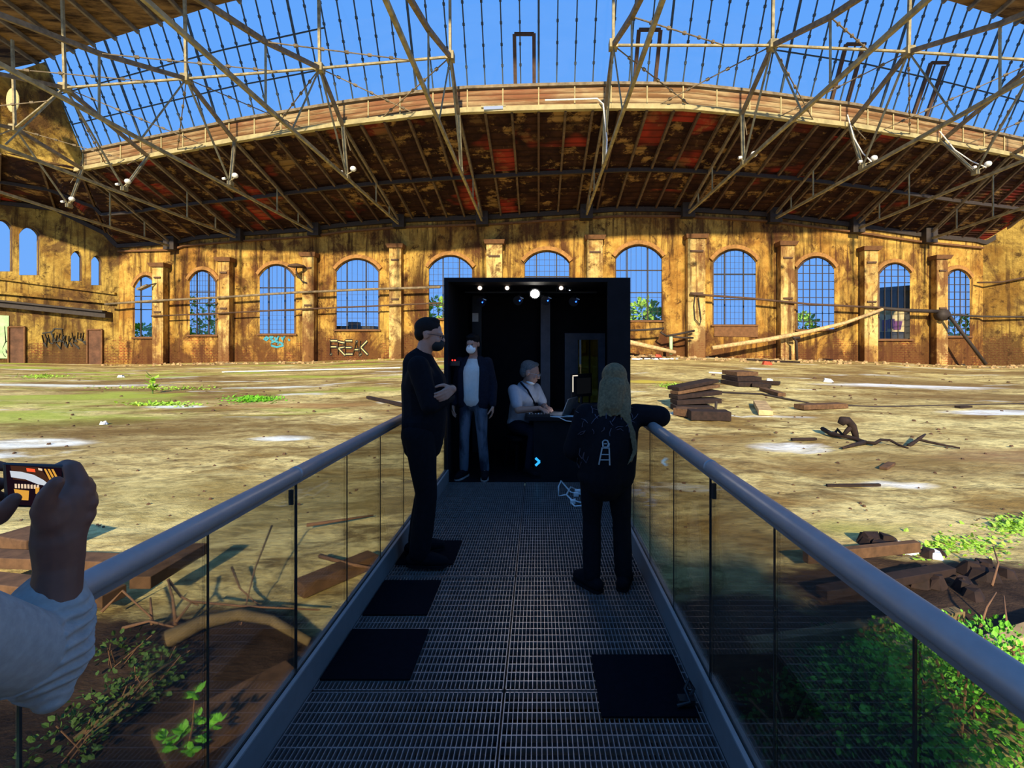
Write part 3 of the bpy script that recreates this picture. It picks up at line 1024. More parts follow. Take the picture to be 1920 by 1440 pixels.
# boarded roof above the skylight
mb = MB()
for p, q in zip(fp, fp[1:]):
    z = Vector((0, 0, .4))
    a, b = Vector((p.x, p.y - GR, GZ1)), Vector((q.x, q.y - GR, GZ1))
    c, d = Vector((q.x, q.y - GR - 20, GZ1 + 2.5)), Vector((p.x, p.y - GR - 20, GZ1 + 2.5))
    mb.hexa([a, b, c, d], [a + z, b + z, c + z, d + z])
a, b = fp[0], Vector((-110, 72, 0))
mb.hexa([Vector((-110, 75, 41)), Vector((-69, 64.4, 41)), Vector((-69, 44, 43.5)), Vector((-110, 44, 43.5))], [Vector((-110, 75, 41.4)), Vector((-69, 64.4, 41.4)), Vector((-69, 44, 43.9)), Vector((-110, 44, 43.9))])
top_roof = mb.build('ceiling_upper', M['planks'])
tag(top_roof, 'boarded brown roof above the top edge of the skylight', 'ceiling', kind='structure')
for k in range(0, len(fp), 2):
    p = fp[k]
    mb = MB()
    for dx in (0,):
        mb.bar((p.x, p.y - GR + .1, GZ1 - .25), (p.x - 0.0, p.y - GR - 20, GZ1 + 2.2), .3, .5)
    mb.build('joist', M['truss_dark'], top_roof)

# ------------------------------------------------------------------ steel roof trusses, one per bay
TX = [-67.5, -54, -38.8, -23.2, -9.0, 7.3, 22.9, 37, 51.5, 64.8]
TL = ['over the left end wall with its hub beside the gable', 'second from the left end wall', 'third from the left end wall', 'fourth from the left end wall, left of the booth', 'landing just left of the booth roof',
      'landing just right of the booth roof', 'third from the booth towards the right, with a pale conduit', 'third from the right end wall', 'second from the right end wall', 'closest to the right end wall']
NODES = []
for k, (X, tl) in enumerate(zip(TX, TL)):
    D, zt = wall_at(X)
    Dn = 92 if k == 0 else D
    FD = fascia_d(X) - .4
    at = lambda fr, z: Vector((X, Dn * fr, z))
    seat = Vector((X, D - .2, zt - .8))
    N, A, A2, F_ = at(.72, 22.0), at(.63, 31.0), at(.505, 27.4), Vector((X, FD, 28.0))
    if k == 0:
        N, A, A2 = at(.725, 21.7), at(.65, 29.6), at(.56, 27.5)
    B2 = at(.30, 22.0)
    r = thing('roof_truss', 'beige steel roof truss, %s' % tl, 'truss', tuple(seat))
    mb = MB()
    mb.bar(seat, B2,   .27, .34)
    mb.build('bottom_chord', M['truss'], r)
    mb = MB()
    mb.bar(seat + Vector((0, 0, .4)), F_ + Vector((0, 0, -.3)), .28, .36)
    mb.bar(F_ + Vector((0, 0, -.3)), A, .34, .40)
    mb.bar(A, A2, .34, .40)
    mb.bar(A2, at(.30, 23), .34, .40)
    mb.build('top_chord', M['truss_dark'], r)
    mb = MB()
    mb.bar(N, F_, .40, .22)
    mb.build('strut', M['truss'], r)
    mb = MB()
    mb.bar(N, A, .17, .17)
    mb.build('tie', M['truss'], r)
    for a_, b_, w_ in ((A2, at(.505, 22.0), .14), (A, at(.56, 22.0), .12)):
        mb = MB()
        mb.bar(a_, b_, w_, w_)
        mb.build('hanger', M['truss'], r)
    z_top = GZ0 + (fascia_d(X) - A.y + .6) / GR * (GZ1 - GZ0)
    mb = MB()
    mb.bar(A, (X, A.y - .3, min(z_top, 40.8)), .26, .26)
    mb.build('post', M['truss'], r)
    for f_ in (.85, .925):
        mb = MB()
        c = seat.lerp(F_, (1 - f_) / (1 - F_.y / D)) if D > F_.y + 1 else seat
        mb.bar(c + Vector((0, 0, -.1)), (X, c.y, seat.lerp(B2, (D - c.y) / (D - B2.y)).z), .16, .16)
        mb.build('short_strut', M['truss'], r)
    for c_, s_ in ((A, (.8, .9, .8)), (N, (.45, .7, .5))):
        mb = MB()
        mb.box(c_, s_)
        mb.build('gusset', M['truss'], r)
    mb = MB()
    mb.box(seat + Vector((0, -.4, .6)), (1.9, 1.8, 2.4))
    mb.build('bearing_block', M['dark_steel'], r)
    NODES.append((X, N, A, F_, A2))
# lateral ties between neighbouring trusses
for k in range(len(NODES) - 1):
    (X0, N0, A0, F0, E0), (X1, N1, A1, F1, E1) = NODES[k], NODES[k + 1]
    if k == 0 or k == 4:
        if k == 4:
            continue
    o_ = thing('bay_bracing', 'lateral strut and thin crossed rods between the %s and %s roof trusses from the left' % (ORD[k], ORD[k + 1]), 'bracing', tuple((A0 + A1) / 2))
    mb = MB()
    mb.bar(A0, A1, .20, .20)
    mb.build('lateral_strut', M['truss'], o_)
    for a, b in ((A0, F1.lerp(F0, .35)), (A1, F0.lerp(F1, .35)), (E0, A1.lerp(A0, .3))):
        mb = MB()
        mb.bar(a, b, .09, .09)
        for j in range(1, 6):
            c = a.lerp(b, j / 6)
            mb.bar(c, c + (b - a).normalized() * .35, .24, .24)
        mb.build('rod', M['truss_dark'], o_)
    mb = MB()
    mb.bar(F0 + Vector((0, -.2, .1)), N1.lerp(N0, .97) + Vector((0, 0, 3.2)), .07, .07)
    mb.build('wire', M['truss_dark'], o_)

# lamps at the truss nodes
for k, lb in ((0, 'small white globe lamp at the truss foot nearest the left end wall'), (1, 'small white globe lamp on the second truss from the left'), (2, 'small white globe lamp on the third truss from the left'), (3, 'bright white globe lamp on the truss left of the booth'),
              (6, 'white globe lamp beside the conduit on the truss right of the booth'), (7, 'white globe lamp on the third truss from the right end wall'), (8, 'white globe lamp on the truss second from the right end wall')):
    N = NODES[k][1]
    r = thing('globe_lamp', lb, 'lamp', (N.x, N.y - .3, N.z + .3))
    mb = MB()
    mb.bar(N + Vector((0, -.2, .2)), N + Vector((.9, -.5, .55)), .1, .1)
    mb.build('bracket', M['truss'], r)
    mb = MB()
    mb.ell(N + Vector((.95, -.55, .8)), (.36, .36, .33))
    mb.build('globe', M['lamp_white'], r, smooth=True)
    mb = MB()
    mb.tube([N + Vector((-.7, -.4, .45)), N + Vector((-.35, -.4, .5))], .17, 10)
    mb.build('socket', M['lamp_white'], r)
d = fascia_d(-5) - .6
r = thing('tube_lamp', 'short white fluorescent tube on the fascia above the booth', 'lamp', (-5.4, d, 28.2))
mb = MB()
a, b = P(907, 202.5, d), P(943, 201, d)
mb.tube([a, b], .16, 8)
mb.build('tube', M['tube_light'], r)
mb = MB()
mb.bar(a + Vector((-.3, .2, .2)), b + Vector((.3, .2, .2)), .3, .2)
mb.build('fitting', M['truss'], r)
d = fascia_d(10) - .5
mb = MB()
mb.tube([P(1022, 188, d), P(1120, 185, d), P(1131, 195, d - .4), P(1138, 262, d - 1), P(1137, 290, d - 1.5)], .09, 6)
tag(mb.build('conduit', M['lamp_white']), 'thin pale conduit running along the fascia and down the truss foot', 'conduit')
for X, lb in ((37, 'curved pale conduit on the truss third from the right end wall'), (51.5, 'curved pale conduit on the truss second from the right end wall')):
    N, F_ = [(n[1], n[3]) for n in NODES if n[0] == X][0]
    mb = MB()
    mb.tube([F_ + Vector((-.6, -.6, .8)), F_.lerp(N, .4) + Vector((-.5, -.7, 0)), F_.lerp(N, .75) + Vector((-.1, -.8, 0)), N + Vector((.5, -.8, .3))], .065, 6)
    tag(mb.build('conduit', M['lamp_white']), lb, 'conduit')

# ------------------------------------------------------------------ pipes and loose steel along the far wall
def pipe(name, pts, r, mat, label, cat='pipe', n=8):
    mb = MB()
    mb.tube(pts, r, n)
    return tag(mb.build(name, M[mat], smooth=True), label, cat)


pipe('wall_pipe', [WP(u, v, 1.9) for u, v in ((215, 572), (300, 566), (420, 560), (560, 551), (700, 545), (830, 541))], .20, 'truss_dark', 'upper of two long pipes crossing the left windows of the far wall')
pipe('wall_pipe', [WP(u, v, 1.9) for u, v in ((300, 594), (420, 589), (560, 582), (700, 576), (832, 570))], .13, 'rust', 'lower thin pipe crossing the left windows of the far wall')
pipe('wall_pipe', [WP(u, v, 1.9) for u, v in ((1286, 554), (1400, 562), (1500, 572), (1640, 579))], .17, 'rust', 'thin pipe crossing the windows right of the booth')
pipe('wall_pipe', [WP(u, v, 2.0) for u, v in ((1636, 580), (1690, 584), (1755, 586))], .30, 'dark_steel', 'thick dark pipe ending at the round valve near the right corner')
pipe('wall_pipe', [WP(u, v, .8) for u, v in ((1762, 590), (1835, 594), (1920, 595), (2040, 597))], .16, 'dark_steel', 'dark pipe running onto the right end wall')
pipe('wall_pipe', [WP(u, v, .8) for u, v in ((1825, 531), (1870, 530), (1920, 520), (2040, 505))], .14, 'rust', 'upper thin pipe on the right end wall')
mb = MB()
mb.ell(WP(1747, 592, 2.0), (.75, .5, .75))
mb.tube([WP(1747, 592, 2.6), WP(1747, 592, 1.4)], .95, 14)
tag(mb.build('valve', M['dark_steel'], smooth=True), 'round dark valve where the thick pipe ends near the right corner', 'valve')
pipe('steel_post', [WP(1752, 596, 3.0), WP(1806, 681, 4.0)], .26, 'dark_steel', 'dark steel post leaning from the round valve down to the floor', 'post')
pipe('fallen_pole', [WP(1318, 652, 4), WP(1420, 637, 3.5), WP(1500, 622, 3), WP(1565, 607, 2.5), WP(1636, 582, 2.2)], [.3, .34, .3, .26, .24], 'timber_pale', 'long pale fallen pole sloping up from the rubble to the tenth pilaster', 'pole')
pipe('fallen_tree', [FP(1100, 646) if False else WP(1120, 632, 4), WP(1180, 644, 4), WP(1252, 660, 4)], [.42, .36, .28], 'timber_pale', 'yellowish fallen trunk sloping down right of the booth', 'tree')
pipe('steel_rail', [WP(1165, 621, 3), WP(1200, 620, 3), WP(1235, 617, 3), WP(1229, 624, 3), WP(1240, 631, 3)], .16, 'dark_steel', 'bent dark steel rail above the fallen trunk', 'rail')
pipe('steel_rail', [WP(1240, 631, 3), WP(1262, 627, 3), WP(1292, 621, 2.4)], .16, 'dark_steel', 'dark steel rail reaching from the green post to the pilaster', 'rail')
pipe('steel_rail', [WP(1250, 632, 3), WP(1270, 634, 3), WP(1290, 634, 2.4)], .14, 'dark_steel', 'short level steel rail behind the green post', 'rail')
pipe('green_post', [WP(1246, 664, 3.5), WP(1246, 632, 3.5)], .24, 'paint_mint', 'short green post standing in the scrap right of the booth', 'post')
pipe('iron_stand', [WP(1472, 674, 3.4), WP(1472, 640, 3.2), WP(1466, 634, 3.2), WP(1478, 634, 3.2)], .2, 'dark_steel', 'black iron stand propping the pale fallen pole', 'stand')
r = thing('dish_lamp', 'flat dish lamp on a bent arm in front of the third pilaster', 'lamp', tuple(WP(570, 503, 2)))
mb = MB()
c = WP(570, 502, 2.4)
mb.tube([c + Vector((0, 0, -.25)), c + Vector((0, 0, .05)), c + Vector((0, 0, .3))], [1.5, 1.2, .3], 16)
mb.build('dish', M['rust'], r, smooth=True)
mb = MB()
mb.tube([c, WP(568, 515, 2.3), WP(577, 530, 2), WP(584, 533, 1.6)], .12, 6)
mb.build('arm', M['dark_steel'], r)
r = thing('arm_lamp', 'slanting arm lamp in front of the first window of the far wall', 'lamp', tuple(WP(300, 535, 2)))
mb = MB()
mb.bar(WP(283, 546, 2.6), WP(299, 538, 2.4), .9, .35)
mb.build('lamp_head', M['truss_dark'], r)
mb = MB()
mb.tube([WP(298, 538, 2.4), WP(306, 533, 1.4)], .12, 6)
mb.build('arm', M['dark_steel'], r)
pipe('chain_hoist', [WP(1296, 556, 1.8), WP(1294, 575, 1.8), WP(1296, 600, 1.8), WP(1305, 610, 1.8), WP(1307, 600, 1.8), WP(1302, 560, 1.8)], .08, 'dark_steel', 'hanging chain on the pilaster right of the seventh window', 'chain')

# rubble along the wall foot
mb = MB()
rr = random.Random(9)
for k in range(420):
    u = rr.uniform(1130, 1900) if k < 300 else rr.uniform(225, 830)
    v = lerp_table(Y_BASE, u) + (rr.uniform(-3, 5) if u > 1100 else rr.uniform(0, 3))
    p = FP(u, v)
    p.y -= rr.uniform(1.8, 4.0)
    p.z = ground(p.x, p.y)
    mb.rock(p, rr.uniform(.12, .5) * (1.4 if 1140 < u < 1330 else 1), rr)
o = mb.build('rubble', M['rubble'])
tag(o, 'broken rubble lying along the foot of the far wall', 'rubble', kind='stuff')
mbd = [((1320, 668), (1420, 671), 'thin dark board in the rubble below the eighth window'), ((1400, 676), (1500, 681), 'thin dark board in front of the iron stand'), ((1440, 670), (1560, 676), 'long dark board at the wall foot below the ninth window'),
       ((1175, 672), (1250, 674), 'flat dark board at the lower end of the fallen trunk')]
for (a, b, lb) in mbd:
    p, q = FP(*a), FP(*b)
    mb = MB()
    mb.bar(p + Vector((0, 0, .12)), q + Vector((0, 0, .12)), .7, .25)
    tag(mb.build('wooden_board', M['timber_dark']), lb, 'board')
mb = MB()
rr = random.Random(4)
for k in range(26):
    c = FP(1172, 674) + Vector((rr.uniform(-.1, 6.5), rr.uniform(-1.2, .3), .12))
    mb.rock(c, rr.uniform(.15, .4), rr, .3)
tag(mb.build('plaster_crumbs', M['paper']), 'pale broken plaster scattered right of the booth', 'rubble', kind='stuff')
for (u, v, s, m, lb, nm) in ((1233, 672, .8, 'red_scrap', 'small red scrap beside the fallen trunk', 'scrap'), (1438, 684, .6, 'red_scrap', 'small reddish scrap on the floor below the eighth window', 'scrap'), (1600, 675, 1.1, 'paper', 'heap of pale plaster at the foot of the ninth pilaster', 'plaster_heap'),
                             (1552, 716, .38, 'paper', 'bright scrap of paper beside the long pale puddle', 'paper_scrap'), (1441, 714, .30, 'paper', 'bright scrap of paper behind the far stack of timbers', 'paper_scrap'), (228, 709, .42, 'paper', 'white scrap on the green floor at the left', 'paper_scrap'), (196, 795, .16, 'paper', 'tiny white scrap on the brown floor above the phone', 'paper_scrap')):
    mb = MB()
    mb.rock(FP(u, v) + Vector((0, 0, s * .25)), s, random.Random(int(u)), .6)
    mb.rock(FP(u + 3, v) + Vector((0, -.1, s * .2)), s * .7, random.Random(int(u) + 1), .5)
    tag(mb.build(nm, M[m]), lb, 'scrap')
p, q = FP(420, 698), FP(752, 690)
mb = MB()
mb.bar(p + Vector((0, 0, .05)), q + Vector((0, 0, .05)), .7, .1)
tag(mb.build('metal_strip', M['paper']), 'long pale metal strip lying across the floor left of the booth', 'strip')
p, q = FP(1330, 699), FP(1374, 702)
mb = MB()
mb.bar(p + Vector((0, 0, .05)), q + Vector((0, 0, .05)), .4, .1)
tag(mb.build('metal_strip', M['paper']), 'short pale metal strip left of the far timber stack', 'strip')

# ------------------------------------------------------------------ outside the windows
def leafy(mb, c, r, n, size, rnd, squash=1.0):
    for _ in range(n):
        v = Vector((rnd.gauss(0, 1), rnd.gauss(0, 1), rnd.gauss(0, 1))).normalized()
        p = Vector(c) + Vector((v.x * r, v.y * r, v.z * r * squash)) * rnd.uniform(.5, 1)
        d = (v + Vector((rnd.uniform(-.8, .8), rnd.uniform(-.8, .8), rnd.uniform(-.6, .8))))
        s = d.cross(Vector((rnd.uniform(-1, 1), rnd.uniform(-1, 1), rnd.uniform(-1, 1))))
        if s.length > .01:
            mb.leaf(p, d, s, size * rnd.uniform(.6, 1.2))


rr = random.Random(12)
for (u, v, off, R, lb) in ((266, 628, 9, 2.2, 'green shrub outside the first window of the far wall'), (372, 600, 9, 5.0, 'pale green tree outside the second window of the far wall'), (400, 628, 12, 4.0, 'bushy green tree low outside the second window'), (1205, 588, 8, 2.6, 'lime green shrub outside the window right of the booth'),
                           (1228, 600, 9, 2.0, 'second lime shrub low outside the window right of the booth'), (1790, 626, 9, 3.6, 'bright green bush outside the last window of the far wall'), (820, 585, 8, 2.6, 'green bush outside the window behind the man with folded arms'), (1503, 612, 9, 2.4, 'small green shrub outside the window with square panes')):
    d = wd(u) + off
    c = P(u, v, d)
    r = thing('outdoor_tree', lb, 'tree', (c.x, c.y, ground(c.x, c.y)))
    mb = MB()
    leafy(mb, c, R, 260, .9, rr, 1.0)
    mb.build('foliage', M['leaf_lime'], r)
    mb = MB()
    mb.tube([(c.x, c.y, ground(c.x, c.y) - .1), (c.x + .2, c.y, c.z)], [.25, .1], 6)
    mb.build('trunk', M['twig'], r)
u0, u1 = 1600, 1760
d = 92
r = thing('outdoor_building', 'dark building outside the tenth window of the far wall', 'building', tuple(P(1680, 690, d)))
mb = MB()
a, b = P(1636, 690, d), P(1722, 690, d)
mb.span((a.x, d, -2.5), (b.x, d + 8, P(0, 545, d).z))
mb.build('walls', M['building'], r)
mb = MB()
top = P(0, 545, d).z
mb.hexa([(a.x - .6, d - .6, top), (b.x + .6, d - .6, top), (b.x + .6, d + 8.6, top), (a.x - .6, d + 8.6, top)], [(a.x - .6, d - .6, top + .4), (b.x + .6, d - .6, top + 1.2), (b.x + .6, d + 8.6, top + 1.2), (a.x - .6, d + 8.6, top + .4)])
mb.build('roof', M['building'], r)
mb = MB()
a, b = P(1644, 622, d - .3), P(1696, 622, d - .3)
mb.span((a.x, d - .35, a.z), (b.x, d - .02, P(0, 582, d).z))
pnl = mb.build('painted_panel', M['render_wall'], r)
mb = MB()
for (x0, y0, x1, y1) in ((1654, 600, 1666, 621), (1666, 598, 1678, 616), (1676, 602, 1692, 618)):
    mb.hexa([P(x0, y1, d - .5), P(x1 - 3, y1, d - .5), P(x1 - 3, y1, d - .36), P(x0, y1, d - .36)], [P(x0, y0, d - .5), P(x1, y0, d - .5), P(x1, y0, d - .36), P(x0, y0, d - .36)])
mb.build('purple_graffiti', M['paint_purple'], pnl)
a, b = P(628, 612, 92), P(700, 612, 92)
mb = MB()
mb.span((a.x, 92, -3), (b.x, 98, P(0, 611, 92).z))
mb.span((a.x + 2.2, 93, 5), (a.x + 4, 95, P(0, 603, 92).z))
tag(mb.build('outdoor_building', M['building']), 'low brown building outside the fourth window of the far wall', 'building')

# ------------------------------------------------------------------ the walkway
XL, XR = -1.056, 0.725          # inner faces of the two base shoes
Y0, Y1 = -3.2, 5.45
LIFT = 0.0
# substructure
r = thing('walkway_frame', 'dark steel substructure carrying the grating walkway', 'frame', (0, 2, -1.4))
for X in (-1.07, -.16, .74):
    mb = MB()
    mb.span((X - .03, Y0, -.22), (X + .03, Y1, -.045))
    mb.build('joist', M['black_paint'], r)
for y in [-3.1, -2.1, -1.05, 0.02, 1.09, 2.16, 3.23, 4.3, 5.37]:
    mb = MB()
    mb.span((-1.04, y - .02, -.16), (.71, y + .02, -.045))
    mb.build('crossbeam', M['black_paint'], r)
for X in (-1.07, .74):
    for y in (-2.6, 0.4, 2.9, 5.2):
        mb = MB()
        mb.span((X - .04, y - .04, ground(X, y) - .1), (X + .04, y + .04, -.22))
        mb.build('post', M['black_paint'], r)
# grating panels
ys_ = [-3.2, -2.13, -1.06, 0.01, 1.08, 2.15, 3.22, 4.29, 5.44]
rows = ['last row behind the viewer', 'next row behind the viewer', 'row just behind the viewer', 'row under the viewer', 'row at the bottom edge of the picture', 'row between the lone right mat and the left mats', 'row by the feet of the two standing people', 'row meeting the black booth']
for j in range(8):
    for side, (xa, xb) in (('left', (-1.05, -.165)), ('right', (-.155, .72))):
        mb = MB()
        a, b = ys_[j] + .005, ys_[j + 1] - .005
        n = int((xb - xa) / .0205)
        for i in range(n + 1):
            x = xa + .002 + (xb - xa - .004) * i / n
            w = .0018 if 0 < i < n else .0022
            mb.span((x - w, a, -.034), (x + w, b, 0))
        m = int((b - a) / .058)
        for i in range(m + 1):
            y = a + .003 + (b - a - .006) * i / m
            w = .0028 if 0 < i < m else .003
            mb.span((xa, y - w, -.030), (xb, y + w, -.0015 if 0 < i < m else 0))
        o = mb.build('grating_panel', M['grate'])
        tag(o, 'steel walkway grating panel, %s side, %s' % (side, rows[j]), 'grating', 'steel grating panels of the walkway')

# railings
for side, X, sg, zr, off, lb in (('left', XL, -1, 1.03, -.134, 'glass railing beside the man with folded arms'), ('right', XR, 1, 1.07, -.175, 'glass railing the fair-haired person leans on')):
    r = thing('glass_railing', lb + ', with grey round handrail', 'railing', (X, 0, 0))
    xo = X + sg * .05
    mb = MB()
    mb.span((X, Y0, -.04), (X + sg * .004, Y1, .135))
    mb.build('kick_plate', M['alu_dark'], r)
    mb = MB()
    for a, b in ((.001, .019), (.031, .05)):
        mb.span((X + sg * a, Y0, -.05), (X + sg * b, Y1, .142))
    mb.build('base_shoe', M['alu'], r)
    mb = MB()
    mb.span((X + sg * .019, Y0, .10), (X + sg * .031, Y1, .132))
    mb.build('gasket', M['gasket'], r)
    xg = X + sg * .025
    seams = [off + .55 * k for k in range(-5, 11) if Y0 < off + .55 * k < Y1]
    edges = [Y0] + seams + [Y1]
    for a, b in zip(edges, edges[1:]):
        if b - a < .08:
            continue
        mb = MB()
        mb.span((xg - .004, a + .004, .12), (xg + .004, b - .004, zr - .02))
        mb.build('glass_panel', M['rail_glass'], r)
    hv = 2.066 if side == 'left' else 2.025
    for s in seams:
        mb = MB()
        w = .008 if abs(s - hv) < .05 else .003
        mb.span((xg - .0025, s - w, .12), (xg + .0025, s + w, zr - .02))
        mb.build('seam', M['gasket'], r)
    mb = MB()
    mb.tube([(xg, Y0, zr), (xg, Y1 - .02, zr)], .031, 20)
    hr = mb.build('handrail', M['alu'], r, smooth=True)
    mb = MB()
    mb.tube([(xg, hv - .012, zr), (xg, hv + .012, zr)], .0325, 20)
    mb.build('joint_sleeve', M['alu'], hr, smooth=True)
    mb = MB()
    mb.span((xg - .008, Y0, zr - .045), (xg + .008, Y1 - .02, zr - .018))
    mb.build('glass_channel', M['alu_dark'], hr)
    mb = MB()
    q = P(546, 908, 2.03) if side == 'left' else P(1341, 920, 1.95)
    mb.span((xg - .009, hv - .045, zr - .125), (xg + .009, hv - .035, zr - .06))
    mb.build('clip', M['gasket'], r)

# rubber mats
for (x0, x1, y0, y1, lb) in ((-1.045, -.625, 3.38, 3.79, 'black rubber mat under the feet of the man with folded arms'), (-1.045, -.66, 2.746, 3.149, 'black rubber mat on the left, next one behind the man'), (-1.045, -.615, 2.213, 2.607, 'large black rubber mat on the left, closest to the viewer'),
                             (.27, .69, 1.99, 2.39, 'lone black rubber mat on the right side of the walkway')):
    mb = MB()
    mb.span((x0, y0, .0005), (x1, y1, .011))
    o = mb.build('rubber_mat', M['rubber'], bevel=.003)
    tag(o, lb, 'mat')
# small black clamp on the right mat
mb = MB()
c = Vector((.675, 2.06, .0115))
mb.tube([c + Vector((-.04, 0, .012)), c + Vector((0, .01, .02)), c + Vector((.02, .02, .05)), c + Vector((.0, .03, .085)), c + Vector((-.02, .02, .05)), c + Vector((-.01, -.02, .02)), c + Vector((-.07, -.03, .012))], .008, 8)
mb.box(c + Vector((-.02, 0, .014)), (.07, .04, .026))
tag(mb.build('cable_clip', M['plastic']), 'small black looped cable clip on the edge of the lone right mat', 'clip')

# unseen canopy added behind and above the viewer to shade the walkway
r = thing('shade_canopy', 'unseen black canopy roof added to shade the walkway', 'canopy', (0, -8, -1.4))
mb = MB()
z = 5.6
yc = lambda yb: yb - (z + 1.4) / SUN_TAN
poly = [(-9, -18), (3.1, -18), (3.1, yc(6.3)), (1.9, yc(6.3)), (1.9, yc(15.0)), (-1.8, yc(15.0)), (-1.8, yc(3.0)), (-9, yc(3.0))]
mb.prism([Vector((x, y, z)) for x, y in poly], (0, 0, 1), .2)
mb.build('roof', M['black_paint'], r)
for (x, y) in ((-8.5, -17.5), (2.7, -17.5), (-8.5, -13.2), (1.6, -5.0), (-1.6, -5.0)):
    mb = MB()
    mb.span((x - .08, y - .08, ground(x, y) - .1), (x + .08, y + .08, z))
    mb.build('post', M['black_paint'], r)

# ------------------------------------------------------------------ the control booth at the end of the walkway
BX0, BX1, BY0, BY1, BZ = -1.115, .862, 5.46, 7.2, 2.40
r = thing('control_booth', 'black open-fronted control booth at the end of the walkway', 'booth', (0, 6.4, 0))
mb = MB()
mb.span((BX0, BY0, -.02), (1.08, BY1, 0.0))
mb.build('floor_panel', M['black_paint'], r)
mb = MB()
mb.span((BX0, BY0, BZ - .05), (1.08, BY1, BZ))
mb.build('roof', M['black'], r)
mb = MB()
mb.span((BX0, BY0, 0), (BX0 + .05, BY1, BZ - .05))
mb.build('side_panel', M['black'], r)
mb = MB()
mb.span((1.03, BY0 + .06, 0), (1.08, BY1, BZ - .05))
mb.build('side_panel', M['black'], r)
mb = MB()
mb.span((BX1 - .05, BY0, 0), (1.08, BY0 + .06, BZ - .05))
mb.build('front_post', M['black'], r)
hx0, hx1, hz0, hz1 = .60, .915, .72, 1.69
mb = MB()
for (a, b, c, d) in ((BX0 + .05, hx0, 0, BZ - .05), (hx1, 1.03, 0, BZ - .05), (hx0, hx1, 0, hz0), (hx0, hx1, hz1, BZ - .05)):
    mb.span((a, BY1 - .05, c), (b, BY1, d))
mb.build('back_panel', M['black'], r)
mb = MB()
for (a, b, c, d) in ((hx0 - .2, hx0, hz0 - .1, hz1 + .1), (hx1, hx1 + .1, hz0 - .1, hz1 + .1), (hx0, hx1, hz1, hz1 + .1), (hx0, hx1, hz0 - .1, hz0)):
    mb.span((a, BY1 - .11, c), (b, BY1 - .052, d))
wf = mb.build('window_frame', M['grey_frame'], r)
mb = MB()
mb.span((hx0, BY1 - .04, hz0), (hx1, BY1 - .03, hz1))
mb.build('pane', glass('booth_glass', (.085, .115, .085), .04), wf)
mb = MB()
mb.span((.775, BY1 - .07, hz0), (.795, BY1 - .03, hz1))
mb.build('mullion', M['black'], wf)
mb = MB()
mb.span((.03, 6.9, 0), (.17, 7.0, BZ - .05))
mb.build('column', M['grey_frame'], r)
mb = MB()
mb.span((-1.0, 6.98, 0), (-.86, 7.1, BZ - .05))
mb.build('column', M['plastic'], r)
# supports below the booth
for (x, y) in ((-1.05, 5.6), (1.0, 5.6), (-1.05, 7.1), (1.0, 7.1)):
    mb = MB()
    mb.span((x - .04, y - .04, ground(x, y) - .1), (x + .04, y + .04, -.02))
    mb.build('support', M['black_paint'], r)
# bracket on the right edge of the booth
mb = MB()
a = P(1150, 548, 5.5)
mb.span((BX1, 5.47, a.z - .02), (BX1 + .05, 5.5, a.z + .025))
mb.build('bracket', M['plastic'], r)

# light bar with four lit spots and four small blue-LED lamps
mb = MB()
mb.tube([(-.95, 5.98, 2.29), (.75, 5.98, 2.29)], .018, 8)
tag(mb.build('light_bar', M['plastic']), 'black pipe under the booth roof that holds the spotlights', 'bar')
YS = 5.85
SPL = [(900, 538, 3.8, 'lens_warm', 'spotlight lit dimly, leftmost of the four under the booth roof', 3), (951, 538, 3.8, 'lens_warm', 'spotlight lit dimly, second of the four from the left under the booth roof', 3),
       (1003, 549, 8.2, 'lens_hot', 'brightest of the four lit spotlights under the booth roof', 11), (1052, 538, 3.8, 'lens_warm', 'spotlight lit dimly, rightmost of the four under the booth roof', 3)]
for (u, v, rad, m, lb, pw) in SPL:
    c = P(u, v, YS)
    R = rad / F * YS
    tgt = Vector((-.02 if m == 'lens_hot' else c.x * .6, 2.3, 0.2))
    dr = (tgt - c).normalized()
    r = thing('spotlight', lb, 'spotlight', tuple(c))
    mb = MB()
    Ro = R + .022
    mb.tube([c + dr * .03, c - dr * .02, c - dr * .10, c - dr * .15], [Ro, Ro, Ro * .8, Ro * .45], 16)
    mb.build('housing', M['plastic'], r, smooth=False)
    mb = MB()
    mb.tube([c + dr * .031, c + dr * .036], R, 20)
    mb.build('lens', M[m], r)
    mb = MB()
    s = dr.cross(Vector((0, 0, 1))).normalized() * (Ro + .008)
    mb.tube([c - dr * .05 + s, (c.x + s.x, 5.98, 2.29), ], .007, 6)
    mb.tube([c - dr * .05 - s, (c.x - s.x, 5.98, 2.29), ], .007, 6)
    mb.build('yoke', M['plastic'], r)
    ld = bpy.data.lights.new('spot', 'SPOT')
    ld.energy = pw
    ld.color = (1.0, .9, .78)
    ld.spot_size = math.radians(62)
    ld.spot_blend = .6
    ld.shadow_soft_size = R
    lo = bpy.data.objects.new('bulb', ld)
    COL.objects.link(lo)
    lo.parent = r
    lo.location = dr * .05
    lo.rotation_euler = dr.to_track_quat('-Z', 'Y').to_euler()
